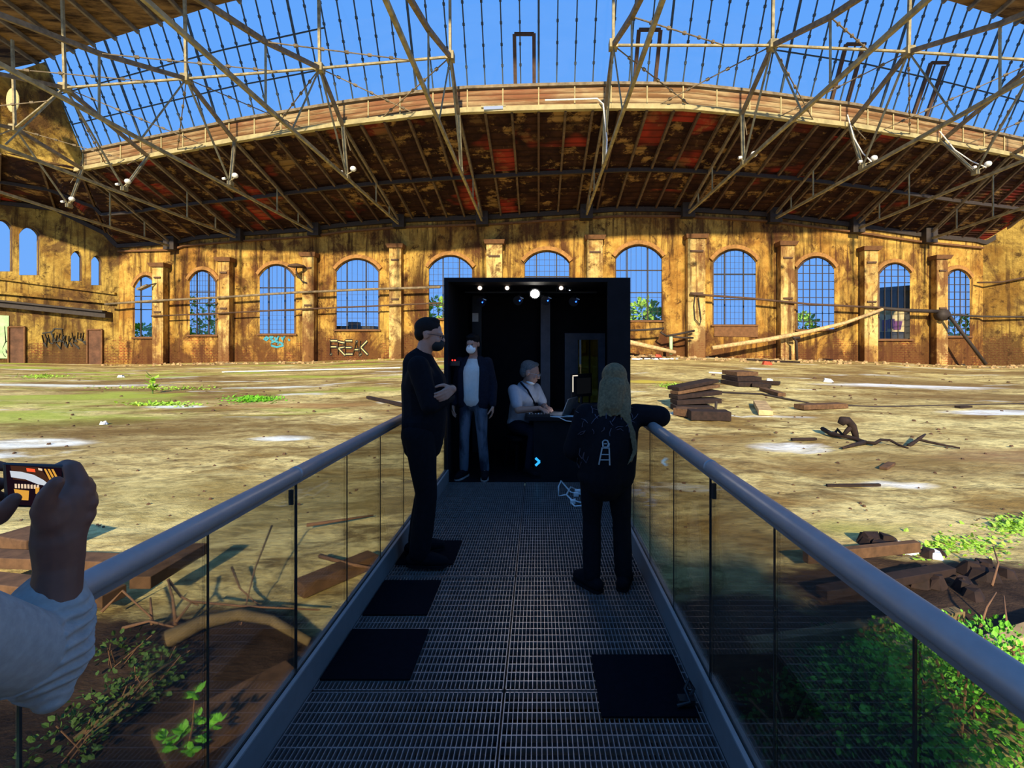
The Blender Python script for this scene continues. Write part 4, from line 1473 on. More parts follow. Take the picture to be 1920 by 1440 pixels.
for (u, v, lb) in ((906, 568, 'leftmost small lamp with a blue indicator under the booth roof'), (975, 565, 'small blue-dotted lamp left of the brightest spotlight'), (1027, 565, 'small blue-dotted lamp right of the brightest spotlight'), (1079, 567, 'rightmost small lamp with a blue indicator under the booth roof')):
    c = P(u, v, YS + .05)
    r = thing('par_lamp', lb, 'lamp', tuple(c))
    mb = MB()
    mb.tube([c + Vector((-.03, -.05, .0)), c + Vector((-.01, .0, .03)), c + Vector((.0, .06, .06))], [.062, .055, .04], 14)
    mb.build('housing', M['plastic'], r)
    mb = MB()
    mb.ell(c + Vector((0, -.085, 0)), .009, None, 8, 6)
    mb.build('indicator', M['led_blue'], r)
    mb = MB()
    mb.tube([c + Vector((0, .02, .05)), (c.x, 5.98, 2.28)], .008, 6)
    mb.build('bracket', M['plastic'], r)
    mb = MB()
    mb.bar(c + Vector((.0, -.07, .045)), c + Vector((.045, -.06, .03)), .006, .012)
    mb.build('barn_door', M['silver'], r)
# notice, device with red lights, projector on the ceiling
c = P(891, 595, 6.96)
mb = MB()
mb.span((c.x - .045, 6.972, c.z - .065), (c.x + .045, 6.979, c.z + .065))
tag(mb.build('paper_notice', M['white_plastic']), 'small white notice on the column above the man in the white mask', 'notice')
r = thing('wall_device', 'small black device with two red lights on the left booth wall', 'device', (BX0 + .1, 5.6, 1.40))
mb = MB()
mb.span((BX0 + .05, 5.55, 1.36), (BX0 + .17, 5.68, 1.415))
mb.build('housing', M['plastic'], r)
for dx in (.085, .115):
    mb = MB()
    mb.ell((BX0 + dx, 5.545, 1.425), .010, None, 8, 6)
    mb.build('red_light', M['led_red'], r)
r = thing('ceiling_camera', 'small camera with a pale dot hung at the right under the booth roof', 'camera', tuple(P(1068, 545, 6)))
c = P(1068, 545, 6)
mb = MB()
mb.box(c + Vector((0, .05, 0)), (.05, .12, .05))
mb.tube([c + Vector((0, .08, .02)), c + Vector((0, .08, .06))], .012, 8)
mb.build('housing', M['plastic'], r)
mb = MB()
mb.ell(c + Vector((0, -.015, 0)), .009, None, 8, 6)
mb.build('status_light', M['led_white'], r)
# desk
r = thing('control_desk', 'black panelled control desk in front of the seated man', 'desk', (.3, 5.85, 0))
mb = MB()
mb.span((-.17, 5.56, .70), (.62, 5.96, .735))
mb.span((.22, 5.96, .70), (.90, 6.36, .735))
mb.build('desk_top', M['black_paint'], r)
mb = MB()
mb.span((-.06, 5.60, 0), (.60, 5.64, .70))
mb.build('front_panel', M['black'], r)
for x, y_ in ((.30, 6.32), (.86, 6.32), (.86, 5.99), (.57, 5.66)):
    mb = MB()
    mb.span((x, y_, 0), (x + .03, y_ + .03, .70))
    mb.build('leg', M['black'], r)
c = P(1008, 866, 5.59)
mb = MB()
for dz in (.045, -.045):
    mb.bar((c.x - .025, 5.592, c.z + dz), (c.x + .025, 5.592, c.z), .014, .026)
mb.build('chevron_light', M['led_cyan'], r)
# laptop turned sideways
r = thing('laptop', 'open grey laptop in front of the seated man', 'laptop', (.27, 5.88, .735))
mb = MB()
R = Matrix.Rotation(math.radians(-24), 3, 'Z')
mb.box((.24, 5.80, .744), (.23, .32, .016), R)
mb.build('keyboard_base', M['silver'], r)
mb = MB()
R2 = R @ Matrix.Rotation(math.radians(22), 3, 'Y')
c = Vector((.24, 5.80, .75)) + R @ Vector((.155, 0, .105))
mb.box(c, (.010, .32, .215), R2)
mb.build('lid', M['silver'], r)
mb = MB()
mb.box(c + R2 @ Vector((-.006, 0, 0)), (.002, .30, .19), R2)
mb.build('screen', emit('laptop_screen', (.75, .85, 1.0), 5), r)
r = thing('sound_mixer', 'small flat mixer on the front edge of the control desk', 'mixer', (.0, 5.68, .735))
mb = MB()
mb.box((.0, 5.68, .752), (.27, .15, .032))
mb.build('housing', M['plastic'], r)
for i in range(7):
    mb = MB()
    mb.tube([(-.11 + i * .036, 5.65, .768), (-.11 + i * .036, 5.65, .778)], .008, 8)
    mb.build('knob', M['white_plastic' if i % 3 == 0 else 'silver'], r)
for pts, lb in (([(.10, 5.64, .742), (.20, 5.59, .742), (.30, 5.60, .741), (.40, 5.62, .742), (.50, 5.60, .742)], 'pale cable trailing along the front edge of the desk'), ([(.14, 5.62, .742), (.24, 5.568, .74), (.33, 5.545, .70), (.42, 5.548, .69), (.47, 5.57, .742), (.55, 5.66, .742)], 'pale cable sagging over the desk edge'),
                ([(.22, 5.66, .742), (.33, 5.7, .742), (.45, 5.65, .742), (.58, 5.72, .742)], 'pale cable behind the others on the desk')):
    mb = MB()
    mb.tube(pts, .006, 6)
    tag(mb.build('cable', M['white_plastic'], smooth=True), lb, 'cable')
# monitor seen from an angle
r = thing('computer_monitor', 'dark monitor with a lit corner beside the booth window', 'monitor', (.5, 6.15, .735))
R = Matrix.Rotation(math.radians(38), 3, 'Z')
mb = MB()
c = P(1090, 722, 6.15)
mb.box(c, (.36, .03, .30), R)
mb.build('housing', M['plastic'], r)
mb = MB()
w = R @ Vector((0, -.017, 0))
mb.box(c + w + R @ Vector((-.165, 0, .02)), (.016, .003, .20), R)
mb.box(c + w + R @ Vector((-.125, 0, .13)), (.09, .003, .014), R)
mb.build('lit_strip', M['screen_white'], r)
mb = MB()
mb.box(c + w + R @ Vector((.03, 0, -.01)), (.25, .002, .21), R)
mb.build('screen', M['screen_dim'], r)
mb = MB()
mb.tube([(c.x, c.y + .02, c.z - .12), (c.x, c.y + .02, .75)], .02, 8)
mb.box((c.x, c.y + .02, .742), (.2, .14, .014))
mb.build('stand', M['plastic'], r)
# white power strip and its cables on the grating
r = thing('power_strip', 'white power strip with looping cables on the grating before the booth', 'power strip', (.55, 5.0, 0))
mb = MB()
mb.box((.56, 5.02, .024), (.34, .055, .045), Matrix.Rotation(.12, 3, 'Z'))
mb.build('strip_body', M['white_plastic'], r, bevel=.006)
q = lambda u, v: Vector(((u - CX) / F * 1392 / (v - HY), 1392 / (v - HY), .012))
for pts in ([q(1092, 930), q(1070, 925), q(1052, 908) + Vector((0, 0, .03)), q(1047, 915), q(1048, 932), q(1060, 930)], [q(1090, 945), q(1072, 940), q(1062, 930), q(1070, 920) + Vector((0, 0, .03)), q(1086, 922), q(1095, 932)], [q(1095, 950), q(1078, 952), q(1070, 944), q(1078, 938)]):
    mb = MB()
    mb.tube(pts, .009, 7)
    mb.build('cable', M['white_plastic'], r, smooth=True)
for p in (q(1074, 945), q(1080, 931)):
    mb = MB()
    mb.box(p + Vector((0, 0, .012)), (.05, .05, .036))
    mb.build('plug', M['white_plastic'], r)

# ------------------------------------------------------------------ people
def hand(b, wrist, fdir, palm, thumb, size=1.0, curl=.5, spread=.0):
    """palm with five fingers: fdir to the knuckles, palm the way it faces, thumb the thumb's side"""
    w = Vector(wrist)
    f = Vector(fdir).normalized()
    n = Vector(palm)
    n = (n - f * n.dot(f)).normalized()
    s = Vector(thumb)
    s = (s - f * s.dot(f) - n * s.dot(n)).normalized()
    k = size
    for i, (o, L) in enumerate(((.030, .070), (.010, .078), (-.011, .073), (-.031, .057))):
        kn = w + f * (.088 - abs(i - 1) * .005) * k + s * o * k
        b.cone(w + f * .012 * k + s * o * .55 * k, kn, .0165 * k, .0118 * k, 8)
        d, p = f.copy(), kn
        for j, (fr, ang) in enumerate(((.45, .55), (.30, .95), (.25, .7))):
            a = curl * ang * (1 + i * .08)
            d = (d * math.cos(a) + n * math.sin(a)).normalized()
            n2 = (n - d * n.dot(d)).normalized()
            q = p + d * L * fr * k
            b.cone(p, q, (.0098 - j * .0009) * k, (.0090 - j * .0009) * k, 8)
            p = q
            n_keep = n2
            d = d
    t0 = w + f * .025 * k + s * .022 * k
    t1 = t0 + (s * .75 + f * .65 + n * .45).normalized() * .042 * k
    t2 = t1 + (s * .25 + f * .9 + n * .55).normalized() * .034 * k
    t3 = t2 + (f * .9 + n * .6 - s * .1).normalized() * .026 * k
    b.chain([t0, t1, t2, t3], [.016 * k, .0125 * k, .0108 * k, .009 * k], 8)


def head(b, c, R, k=1.0):
    """skull, jaw, nose, brow, lips and ears; R turns the face, which looks along +y"""
    c = Vector(c)
    P_ = lambda x, y, z: c + R @ (Vector((x, y, z)) * k)
    E = lambda p, r: b.ell(P_(*p), [q * k for q in r], R, 16, 11)
    E((0, -.012, .035), (.076, .098, .088))
    E((0, .022, -.030), (.063, .070, .085))
    E((0, .052, -.082), (.034, .034, .030))
    E((0, .076, .026), (.050, .020, .016))
    b.cone(P_(0, .088, .012), P_(0, .108, -.024), .010 * k, .0145 * k, 8)
    E((-.012, .098, -.028), (.010, .010, .008))
    E((.012, .098, -.028), (.010, .010, .008))
    E((0, .087, -.055), (.024, .012, .007))
    E((0, .086, -.066), (.021, .012, .008))
    E((-.036, .070, -.028), (.020, .022, .022))
    E((.036, .070, -.028), (.020, .022, .022))
    for s in (-1, 1):
        E((s * .076, -.012, -.004), (.010, .020, .032))
        E((s * .030, .078, .006), (.016, .012, .010))
    return P_


def eyes(P_, R, root, k=1.0):
    for s in (-1, 1):
        mb = MB()
        mb.ell(P_(s * .030, .087, .006), [.011 * k, .006 * k, .006 * k], R, 10, 7)
        mb.build('eye', M['eye'], root, smooth=True, local=True)


def glasses_on(P_, R, root, k=1.0, mat='plastic'):
    mb = MB()
    for s in (-1, 1):
        pts = [P_(s * .034 + .022 * math.cos(a), .104, .004 + .016 * math.sin(a)) for a in [i * .5236 for i in range(13)]]
        mb.tube(pts, .0022, 6)
        mb.tube([P_(s * .056, .102, .010), P_(s * .078, .06, .010), P_(s * .082, -.02, .008)], .0022, 6)
    mb.tube([P_(-.012, .106, .006), P_(.012, .106, .006)], .002, 6)
    mb.build('glasses', M[mat], root, local=True)


def Rz(a):
    return Matrix.Rotation(math.radians(a), 3, 'Z')


def Rx(a):
    return Matrix.Rotation(math.radians(a), 3, 'X')


def Ry(a):
    return Matrix.Rotation(math.radians(a), 3, 'Y')


V = Vector


def legs_body(b, hips, knees, ankles, toes, k=1.0):
    for s in (0, 1):
        b.chain([hips[s], knees[s], ankles[s]], [.078 * k, .052 * k, .038 * k])
        b.cone(ankles[s], toes[s], .036 * k, .026 * k)


def shoes(hips, ankles, toes, root, mat, sole=None, k=1.0):
    for s in (0, 1):
        mb = MB()
        a, t = V(ankles[s]), V(toes[s])
        d = V((t.x - a.x, t.y - a.y, 0)).normalized()
        heel = V((a.x, a.y, 0)) - d * .055 * k
        mb.cone(a + V((0, 0, .01)), heel + d * .06 * k + V((0, 0, .05)), .052 * k, .050 * k)
        mb.chain([heel + V((0, 0, .045)), V((a.x, a.y, .05)) + d * .08 * k, V((t.x, t.y, .036))], [.042 * k, .050 * k, .036 * k])
        # flat sole
        for i, p in enumerate(mb.v):
            if p.z < .012:
                p.z = .012
        sh = mb.build('shoe', M[mat], root, local=True, voxel=.009, iters=3)
        mb = MB()
        q = V((-d.y, d.x, 0)) * .046 * k
        t2 = V((t.x, t.y, 0)) + d * .035 * k
        h2 = heel - d * .03 * k
        pl = [h2 - q * .6, h2 + d * .03 - q * .9, t2 - d * .07 - q * 1.05, t2 - d * .02 - q * .7, t2, t2 - d * .02 + q * .7, t2 - d * .07 + q * 1.05, h2 + d * .03 + q * .9, h2 + q * .6]
        pl = [V((p.x, p.y, .001)) for p in pl]
        mb.prism(pl, (0, 0, 1), .018)
        o = mb.build('sole', M[sole or mat], sh, local=True)


def trousers(hips, knees, ankles, root, mat, waist, k=1.0, flare=1.0, name='trousers', extra=None):
    mb = MB()
    for s in (0, 1):
        h, kn, a = V(hips[s]), V(knees[s]), V(ankles[s])
        mb.chain([h + V((0, 0, .02)), h.lerp(kn, .5), kn, kn.lerp(a, .55), a + (kn - a).normalized() * .01], [.096 * k, .083 * k, .066 * k, .060 * k * flare, .056 * k * flare])
    c = (V(hips[0]) + V(hips[1])) / 2
    mb.ell(c + V((0, 0, .01)), (.168 * k, .122 * k, .12 * k))
    mb.cone(c + V((0, 0, .04)), V(waist), .12 * k, .115 * k)
    if extra:
        extra(mb)
    return mb.build(name, M[mat], root, local=True, voxel=.013, iters=5)


# ---- man with folded arms, seen from his right side
root = thing('person', 'man with folded arms in black clothes, black face mask and glasses, standing by the railing', 'person', (-.86, 3.46, .012), math.radians(-80))
k = 1.0
hips = [V((-.09, -.02, .92)), V((.09, -.02, .92))]
knees = [V((-.10, .015, .50)), V((.10, .03, .50))]
ankles = [V((-.11, -.05, .085)), V((.11, -.02, .085))]
toes = [V((-.14, .12, .036)), V((.15, .15, .036))]
hc = V((.0, .045, 1.665))
HR = Rz(-6) @ Rx(-9)
b = MB()
legs_body(b, hips, knees, ankles, toes)
b.ell((0, -.01, .98), (.15, .115, .12))
b.chain([(0, 0, 1.0), (0, .005, 1.15), (0, -.005, 1.32), (0, -.02, 1.45)], [.125, .128, .135, .10])
b.chain([(0, -.02, 1.46), (0, .02, 1.60)], [.062, .058])
shl = [V((-.185, -.02, 1.44)), V((.185, -.02, 1.44))]
elb = [V((-.235, .045, 1.165)), V((.245, .06, 1.175))]
wrL = V((.17, .215, 1.275))      # left hand lies on the right arm
wrR = V((-.12, .20, 1.19))
b.chain([shl[0], elb[0], wrL], [.058, .044, .030])
b.chain([shl[1], elb[1], wrR], [.058, .044, .030])
hand(b, wrL, (.74, -.55, -.30), (-.35, -.75, -.1), (.0, .15, 1), 1.08, .38)
hand(b, wrR, (-1, .15, .1), (0, -1, 0), (0, 0, 1), 1.0, .6)
PH = head(b, hc, HR)
b.build('body', M['skin'], root, local=True, voxel=.0065, iters=3)
eyes(PH, HR, root)
glasses_on(PH, HR, root)
trousers(hips, knees, ankles, root, 'cloth_black', (0, 0, 1.06), 1.18, 1.16)
shoes(hips, ankles, toes, root, 'cloth_black', k=1.05)
mb = MB()
mb.ell((0, 0, 1.02), (.185, .15, .14))
mb.chain([(0, -.005, .86), (0, .0, .95), (0, .01, 1.10), (0, .005, 1.30), (0, -.03, 1.44)], [.150, .160, .166, .168, .125])
for s in (-1, 1):
    mb.cone((s * .07, -.01, 1.33), (s * .175, -.02, 1.425), .13, .075)
mb.chain([(0, -.03, 1.45), (0, -.02, 1.51)], [.088, .072])
mb.chain([shl[0], elb[0], elb[0].lerp(wrL, .93)], [.080, .066, .046])
mb.chain([shl[1], elb[1], elb[1].lerp(wrR, .93)], [.080, .066, .046])
mb.build('jacket', M['cloth_black'], root, local=True, voxel=.011, iters=4)
mb = MB()
pb = lambda x, y, z: PH(x, y, z)
mb.ell(PH(0, .062, -.062), (.060, .058, .050), HR)
mb.ell(PH(0, .098, -.046), (.026, .022, .034), HR)
mb.build('face_mask', M['mask_black'], root, local=True, voxel=.007, iters=3)
mb = MB()
mb.ell(PH(0, -.022, .052), (.081, .101, .083), HR)
mb.ell(PH(0, -.058, .005), (.074, .056, .062), HR)
mb.ell(PH(0, .008, .112), (.050, .056, .026), HR)
mb.build('hair', M['hair_brown'], root, local=True, voxel=.008, iters=2)

# ---- man in the white mask, facing the viewer
root = thing('person', 'man in a white face mask, open dark jacket, white shirt and faded jeans', 'person', (-.79, 5.62, .001), math.radians(172))
hips = [V((-.088, 0, .90)), V((.088, 0, .90))]
knees = [V((-.115, .02, .49)), V((.105, .03, .49))]
ankles = [V((-.135, -.03, .085)), V((.125, -.02, .085))]
toes = [V((-.17, .13, .034)), V((.16, .14, .034))]
hc = V((0, .03, 1.615))
HR = Rz(-8) @ Rx(-6)
b = MB()
legs_body(b, hips, knees, ankles, toes, .95)
b.ell((0, 0, .95), (.14, .10, .11))
b.chain([(0, 0, .98), (0, 0, 1.12), (0, 0, 1.28), (0, -.01, 1.40)], [.112, .110, .118, .09])
b.chain([(0, -.012, 1.41), (0, .012, 1.55)], [.054, .050])
shl = [V((-.17, -.01, 1.395)), V((.17, -.01, 1.395))]
elb = [V((-.235, -.035, 1.12)), V((.225, -.03, 1.12))]
wr = [V((-.250, .04, .88)), V((.235, .05, .885))]
for s in (0, 1):
    b.chain([shl[s], elb[s], wr[s]], [.050, .038, .027])
    hand(b, wr[s], (0, .12, -1), (1 if s == 0 else -1, .1, 0), (0, 1, 0), .98, .45)
PH = head(b, hc, HR, .97)
b.build('body', M['skin'], root, local=True, voxel=.0065, iters=3)
eyes(PH, HR, root, .97)
trousers(hips, knees, ankles, root, 'denim', (0, 0, 1.0), .93, 1.08, 'jeans')
shoes(hips, ankles, toes, root, 'cloth_black', 'sole')
mb = MB()
mb.ell((0, .012, .95), (.148, .112, .085))
mb.chain([(0, .012, .95), (0, .018, 1.10), (0, .016, 1.28), (0, -.005, 1.38)], [.124, .128, .130, .098])
mb.ell((0, .004, 1.41), (.075, .065, .05))
mb.build('shirt', M['tee_white'], root, local=True, voxel=.011, iters=4)
mb = MB()
for s in (-1, 1):
    mb.chain([(s * .105, .0, .90), (s * .110, .005, 1.10), (s * .112, .0, 1.28), (s * .075, -.015, 1.41)], [.098, .100, .098, .068])
    mb.cone((s * .08, -.03, 1.30), (s * .165, -.01, 1.385), .11, .070)
mb.chain([(0, -.055, .92), (0, -.055, 1.30), (0, -.05, 1.42)], [.11, .11, .07])
for s in (0, 1):
    mb.chain([shl[s], elb[s], elb[s].lerp(wr[s], .92)], [.070, .056, .044])
mb.build('jacket', M['cloth_navy'], root, local=True, voxel=.010, iters=3)
mb = MB()
mb.ell(PH(0, .060, -.055), (.060, .055, .055), HR)
mb.ell(PH(0, .095, -.040), (.034, .026, .042), HR)
mb.build('face_mask', M['mask_white'], root, local=True, voxel=.007, iters=3)
mb = MB()
mb.ell(PH(0, -.022, .055), (.083, .103, .084), HR)
mb.ell(PH(0, -.055, .01), (.078, .062, .080), HR)
mb.ell(PH(0, .042, .092), (.066, .046, .032), HR)
mb.build('hair', M['hair_black'], root, local=True, voxel=.008, iters=2)

# ---- seated man at the desk, turned towards the laptop on his left
root = thing('person', 'grey-haired man in a grey shirt seated at the control desk, bent over the laptop', 'person', (-.25, 6.10, .001), math.radians(-134), scale=1.05)
hips = [V((-.085, 0, .52)), V((.085, 0, .52))]
knees = [V((-.13, .41, .53)), V((.15, .40, .52))]
ankles = [V((-.13, .40, .085)), V((.16, .33, .085))]
toes = [V((-.15, .55, .034)), V((.19, .48, .034))]
hc = V((0.01, .20, 1.19))
HR = Rz(30) @ Rx(-16)
b = MB()
legs_body(b, hips, knees, ankles, toes)
b.ell((0, 0, .56), (.15, .12, .12))
b.chain([(0, 0, .60), (0, .02, .74), (0, .07, .89), (0, .10, .99)], [.125, .13, .132, .10])
b.chain([(0, .105, 1.0), (0, .165, 1.13)], [.062, .06])
shl = [V((-.185, .09, .98)), V((.185, .09, .98))]
elb = [V((-.245, .19, .755)), V((.235, .22, .76))]
wr = [V((-.06, .39, .785)), V((.09, .43, .785))]
for s in (0, 1):
    b.chain([shl[s], elb[s], wr[s]], [.056, .044, .031])
    hand(b, wr[s], (.3 if s == 0 else .1, .9, -.08), (0, 0, -1), (1 if s == 0 else -1, 0, 0), 1.0, .35)
PH = head(b, hc, HR, 1.12)
b.build('body', M['skin'], root, local=True, voxel=.0065, iters=3)
eyes(PH, HR, root, 1.12)
glasses_on(PH, HR, root, 1.12, 'silver')
trousers(hips, knees, ankles, root, 'trouser', (0, 0, .62), 1.0, 1.05)
shoes(hips, ankles, toes, root, 'cloth_black')
mb = MB()
mb.ell((0, 0, .57), (.178, .145, .10))
mb.chain([(0, .0, .58), (0, .025, .74), (0, .075, .89), (0, .10, .98)], [.150, .152, .155, .118])
for s in (0, 1):
    mb.cone((shl[s].x * .4, .09, .90), shl[s], .13, .075)
    mb.chain([shl[s], shl[s].lerp(elb[s], .72)], [.076, .070])
mb.ell((0, .11, 1.02), (.08, .075, .05))
mb.build('shirt', M['tee_grey'], root, local=True, voxel=.011, iters=3)
mb = MB()
mb.bar((.10, .235, 1.0), (-.11, .205, .74), .022, .012)
mb.bar((.10, .225, 1.0), (.09, .11, 1.075), .022, .012)
mb.build('strap', M['trouser'], root, local=True)
mb = MB()
mb.ell(PH(0, .030, -.098), (.058, .058, .026), HR)
mb.build('lowered_mask', M['mask_white'], root, local=True, voxel=.008, iters=2)
mb = MB()
mb.ell(PH(0, -.028, .055), (.090, .112, .090), HR)
mb.ell(PH(0, -.062, .005), (.086, .068, .086), HR)
mb.ell(PH(0, .028, .108), (.062, .045, .026), HR)
mb.build('hair', M['hair_grey'], root, local=True, voxel=.008, iters=2)
r = thing('stool', 'black stool under the seated man', 'stool', (-.25, 6.10, .001), math.radians(-134), scale=1.05)
mb = MB()
mb.tube([(0, 0, .36), (0, 0, .40), (0, 0, .415)], [.18, .19, .16], 20)
mb.build('seat', M['black_paint'], r, local=True)
for a in (.6, 2.2, 3.8, 5.4):
    mb = MB()
    mb.bar((.12 * math.cos(a), .12 * math.sin(a), .37), (.19 * math.cos(a), .19 * math.sin(a), .0), .025)
    mb.build('leg', M['black_paint'], r, local=True)

# ---- fair-haired person leaning on the right railing, seen from behind
root = thing('person', 'fair long-haired person in a dark printed jacket leaning on the railing, seen from behind', 'person', (.43, 3.10, .001), math.radians(-6))
hips = [V((-.07, .0, .76)), V((.10, .0, .76))]
knees = [V((-.075, .02, .42)), V((.125, .03, .42))]
ankles = [V((-.075, -.05, .08)), V((.135, .0, .08))]
toes = [V((-.17, .05, .034)), V((.17, .15, .034))]
hc = V((.075, .09, 1.345))
HR = Rz(8) @ Rx(-14) @ Ry(4)
b = MB()
legs_body(b, hips, knees, ankles, toes, .95)
b.ell((.015, 0, .80), (.145, .115, .11))
b.chain([(.015, 0, .83), (.02, .01, .95), (.035, .03, 1.07), (.05, .04, 1.15)], [.115, .11, .115, .09])
b.chain([(.055, .045, 1.16), (.07, .08, 1.28)], [.050, .048])
shl = [V((-.115, .02, 1.135)), V((.215, .04, 1.135))]
elb = [V((-.20, .0, .90)), V((.375, .04, 1.125))]
wr = [V((-.13, .16, .80)), V((.30, .26, 1.12))]
for s in (0, 1):
    b.chain([shl[s], elb[s], wr[s]], [.048, .038, .027])
hand(b, wr[0], (.3, .8, -.3), (0, -.3, -1), (1, 0, 0), .92, .5)
hand(b, wr[1], (-.6, .8, -.1), (0, 0, -1), (-1, 0, 0), .92, .4)
PH = head(b, hc, HR, .95)
b.build('body', M['skin'], root, local=True, voxel=.0065, iters=3)
eyes(PH, HR, root, .95)
trousers(hips, knees, ankles, root, 'cloth_black', (.015, 0, .86), .95, 1.12)
shoes(hips, ankles, toes, root, 'cloth_black', k=1.0)
mb = MB()
mb.ell((.01, -.005, .73), (.185, .15, .10))
mb.chain([(.01, -.01, .72), (.015, -.01, .90), (.03, .015, 1.05), (.05, .03, 1.14)], [.155, .158, .150, .115])
for s in (-1, 1):
    mb.cone((.03 + s * .06, -.005, .75), (.03 + s * .08, .0, 1.05), .125, .125)
for s in (0, 1):
    mb.cone((.05 + (s - .5) * .14, .02, 1.06), shl[s], .12, .076)
mb.chain([shl[0], elb[0], elb[0].lerp(wr[0], .9)], [.078, .070, .052])
mb.chain([shl[1], elb[1], elb[1].lerp(wr[1], .9)], [.076, .074, .060])
jk = mb.build('jacket', M['cloth_black'], root, local=True, voxel=.011, iters=4)


# print on the back of the jacket: laid on the cloth by casting onto the finished mesh
from mathutils.bvhtree import BVHTree
bv = BVHTree.FromPolygons([v.co.copy() for v in jk.data.vertices], [tuple(p.vertices) for p in jk.data.polygons])
rootM = XF[root.name]
rootI = rootM.inverted()


def on_back(u, v):
    """the point of the jacket at a pixel of the photograph"""
    o_ = rootI @ V((0, 0, CZ))
    d_ = (rootI.to_3x3() @ (P(u, v, 3.0) - V((0, 0, CZ)))).normalized()
    h = bv.ray_cast(o_, d_)
    return None if h[0] is None else h[0] + h[1] * .003


def print_lines(name, lines, w, mat):
    mb = MB()
    for ln in lines:
        pts = []
        for a, b_ in zip(ln, ln[1:]):
            n = max(1, int((V(b_) - V(a)).length / 4))
            for i in range(n + 1):
                t_ = i / n
                q_ = on_back(a[0] + (b_[0] - a[0]) * t_, a[1] + (b_[1] - a[1]) * t_)
                if q_ is not None:
                    pts.append(q_)
        for a, b_ in zip(pts, pts[1:]):
            if .0005 < (a - b_).length < .06:
                mb.bar(a, b_, w, w * .6)
    return mb.build(name, M[mat], jk, local=True)


print_lines('print', [[(1128, 840), (1143, 840)], [(1129, 841), (1123, 871)], [(1142, 841), (1143, 872)], [(1127, 852), (1142, 852)], [(1126, 862), (1143, 862)],
                      [(1131, 838), (1130, 828), (1134, 825), (1139, 826), (1141, 832), (1139, 838), (1133, 838)], [(1133, 832), (1138, 832)], [(1141, 838), (1142, 831)]], .0085, 'print')
pr = random.Random(21)
ln = []
for i in range(34):
    u, v = pr.uniform(1085, 1190), pr.uniform(752, 812)
    a = pr.uniform(0, 6.28)
    L_ = pr.uniform(5, 12)
    p1 = (u + math.cos(a) * L_, v + math.sin(a) * L_)
    a += pr.uniform(-1, 1)
    ln.append([(u, v), p1, (p1[0] + math.cos(a) * L_ * .8, p1[1] + math.sin(a) * L_ * .8)])
for u, v in ((1088, 840), (1096, 848), (1083, 858)):
    ln.append([(u, v), (u - 2, v + 12), (u + 4, v + 20), (u + 8, v + 8)])
print_lines('floral_print', ln, .0045, 'print_dim')
# hair
mb = MB()
mb.ell(PH(0, -.02, .045), (.088, .105, .092), HR)
mb.ell(PH(0, -.062, -.02), (.090, .062, .105), HR)
mb.chain([PH(0, -.075, -.05), (.065, -.045, 1.20)], [.080, .068])
mb.chain([PH(.05, -.06, -.04), (.135, -.055, 1.18), (.18, -.085, 1.04), (.20, -.11, .93), (.175, -.135, .86)], [.056, .034, .015, .010, .005])
mb.chain([PH(-.055, -.05, -.03), (-.005, -.05, 1.19), (-.02, -.085, 1.14)], [.055, .036, .010])
rr = random.Random(8)
for i in range(26):
    a = rr.uniform(-1, 1)
    p0 = PH(a * .075, -.085 + abs(a) * .04, .06 * (1 - abs(a)))
    p1 = PH(a * .10, -.105 + abs(a) * .035, -.05)
    p2 = V((.07 + a * .105, -.10 + abs(a) * .02, 1.175 - rr.uniform(0, .04)))
    mb.chain([p0, p1, p2], [.010, .010, .006], 6)
for i in range(7):
    q_ = rr.uniform(-.02, .02)
    mb.chain([V((.13 + q_, -.085, 1.17)), V((.185 + q_, -.105, 1.04)), V((.20 + q_ * .8, -.128, .93)), V((.165 + q_, -.150, .86 + q_))], [.008, .006, .005, .003], 6)
mb.build('hair', M['hair_fair'], root, local=True, voxel=.0065, iters=1)

# ---- person at the left edge holding up a phone; only hands and sleeve reach into the frame
root = thing('person', 'person at the left picture edge raising a phone, pushed-up pale blue sleeve', 'person', (0, 0, 0))
D0 = .85
pp = lambda u, v, d=D0: P(u, v, d)
rp = lambda n, d=D0: n / F * d
c0 = V((-.93, .34, 0))
fw = V((-.7, .7, 0))
rt = V((.7, .7, 0))
b = MB()
G = lambda f, r_, z: c0 + fw * f + rt * r_ + V((0, 0, z * 1.09))
# legs, trunk, head of the photographer outside the frame
for s in (-1, 1):
    b.chain([G(0, s * .085, .82), G(.02, s * .09, .45), G(-.03, s * .10, .08), G(.10, s * .11, .04)], [.075, .05, .036, .028])
b.ell(G(0, 0, .86), (.14, .11, .11))
b.chain([G(0, 0, .9), G(.0, 0, 1.02), G(0, 0, 1.16), G(-.01, 0, 1.28)], [.11, .11, .118, .09])
b.chain([G(-.01, 0, 1.28), G(.02, 0, 1.41)], [.052, .05])
Hq = Rz(45)
PH = head(b, G(.05, 0, 1.47), Hq, .95)
shR, elR, wrR = G(0, .165, 1.25), pp(92, 1235, .84), pp(112, 1052, .86)
shL, elL, wrL = G(0, -.165, 1.25), G(.22, -.12, 1.02), pp(-75, 1010, .84)
b.chain([shR, elR, wrR], [.050, .040, rp(36)])
b.chain([shL, elL, wrL], [.050, .038, .028])
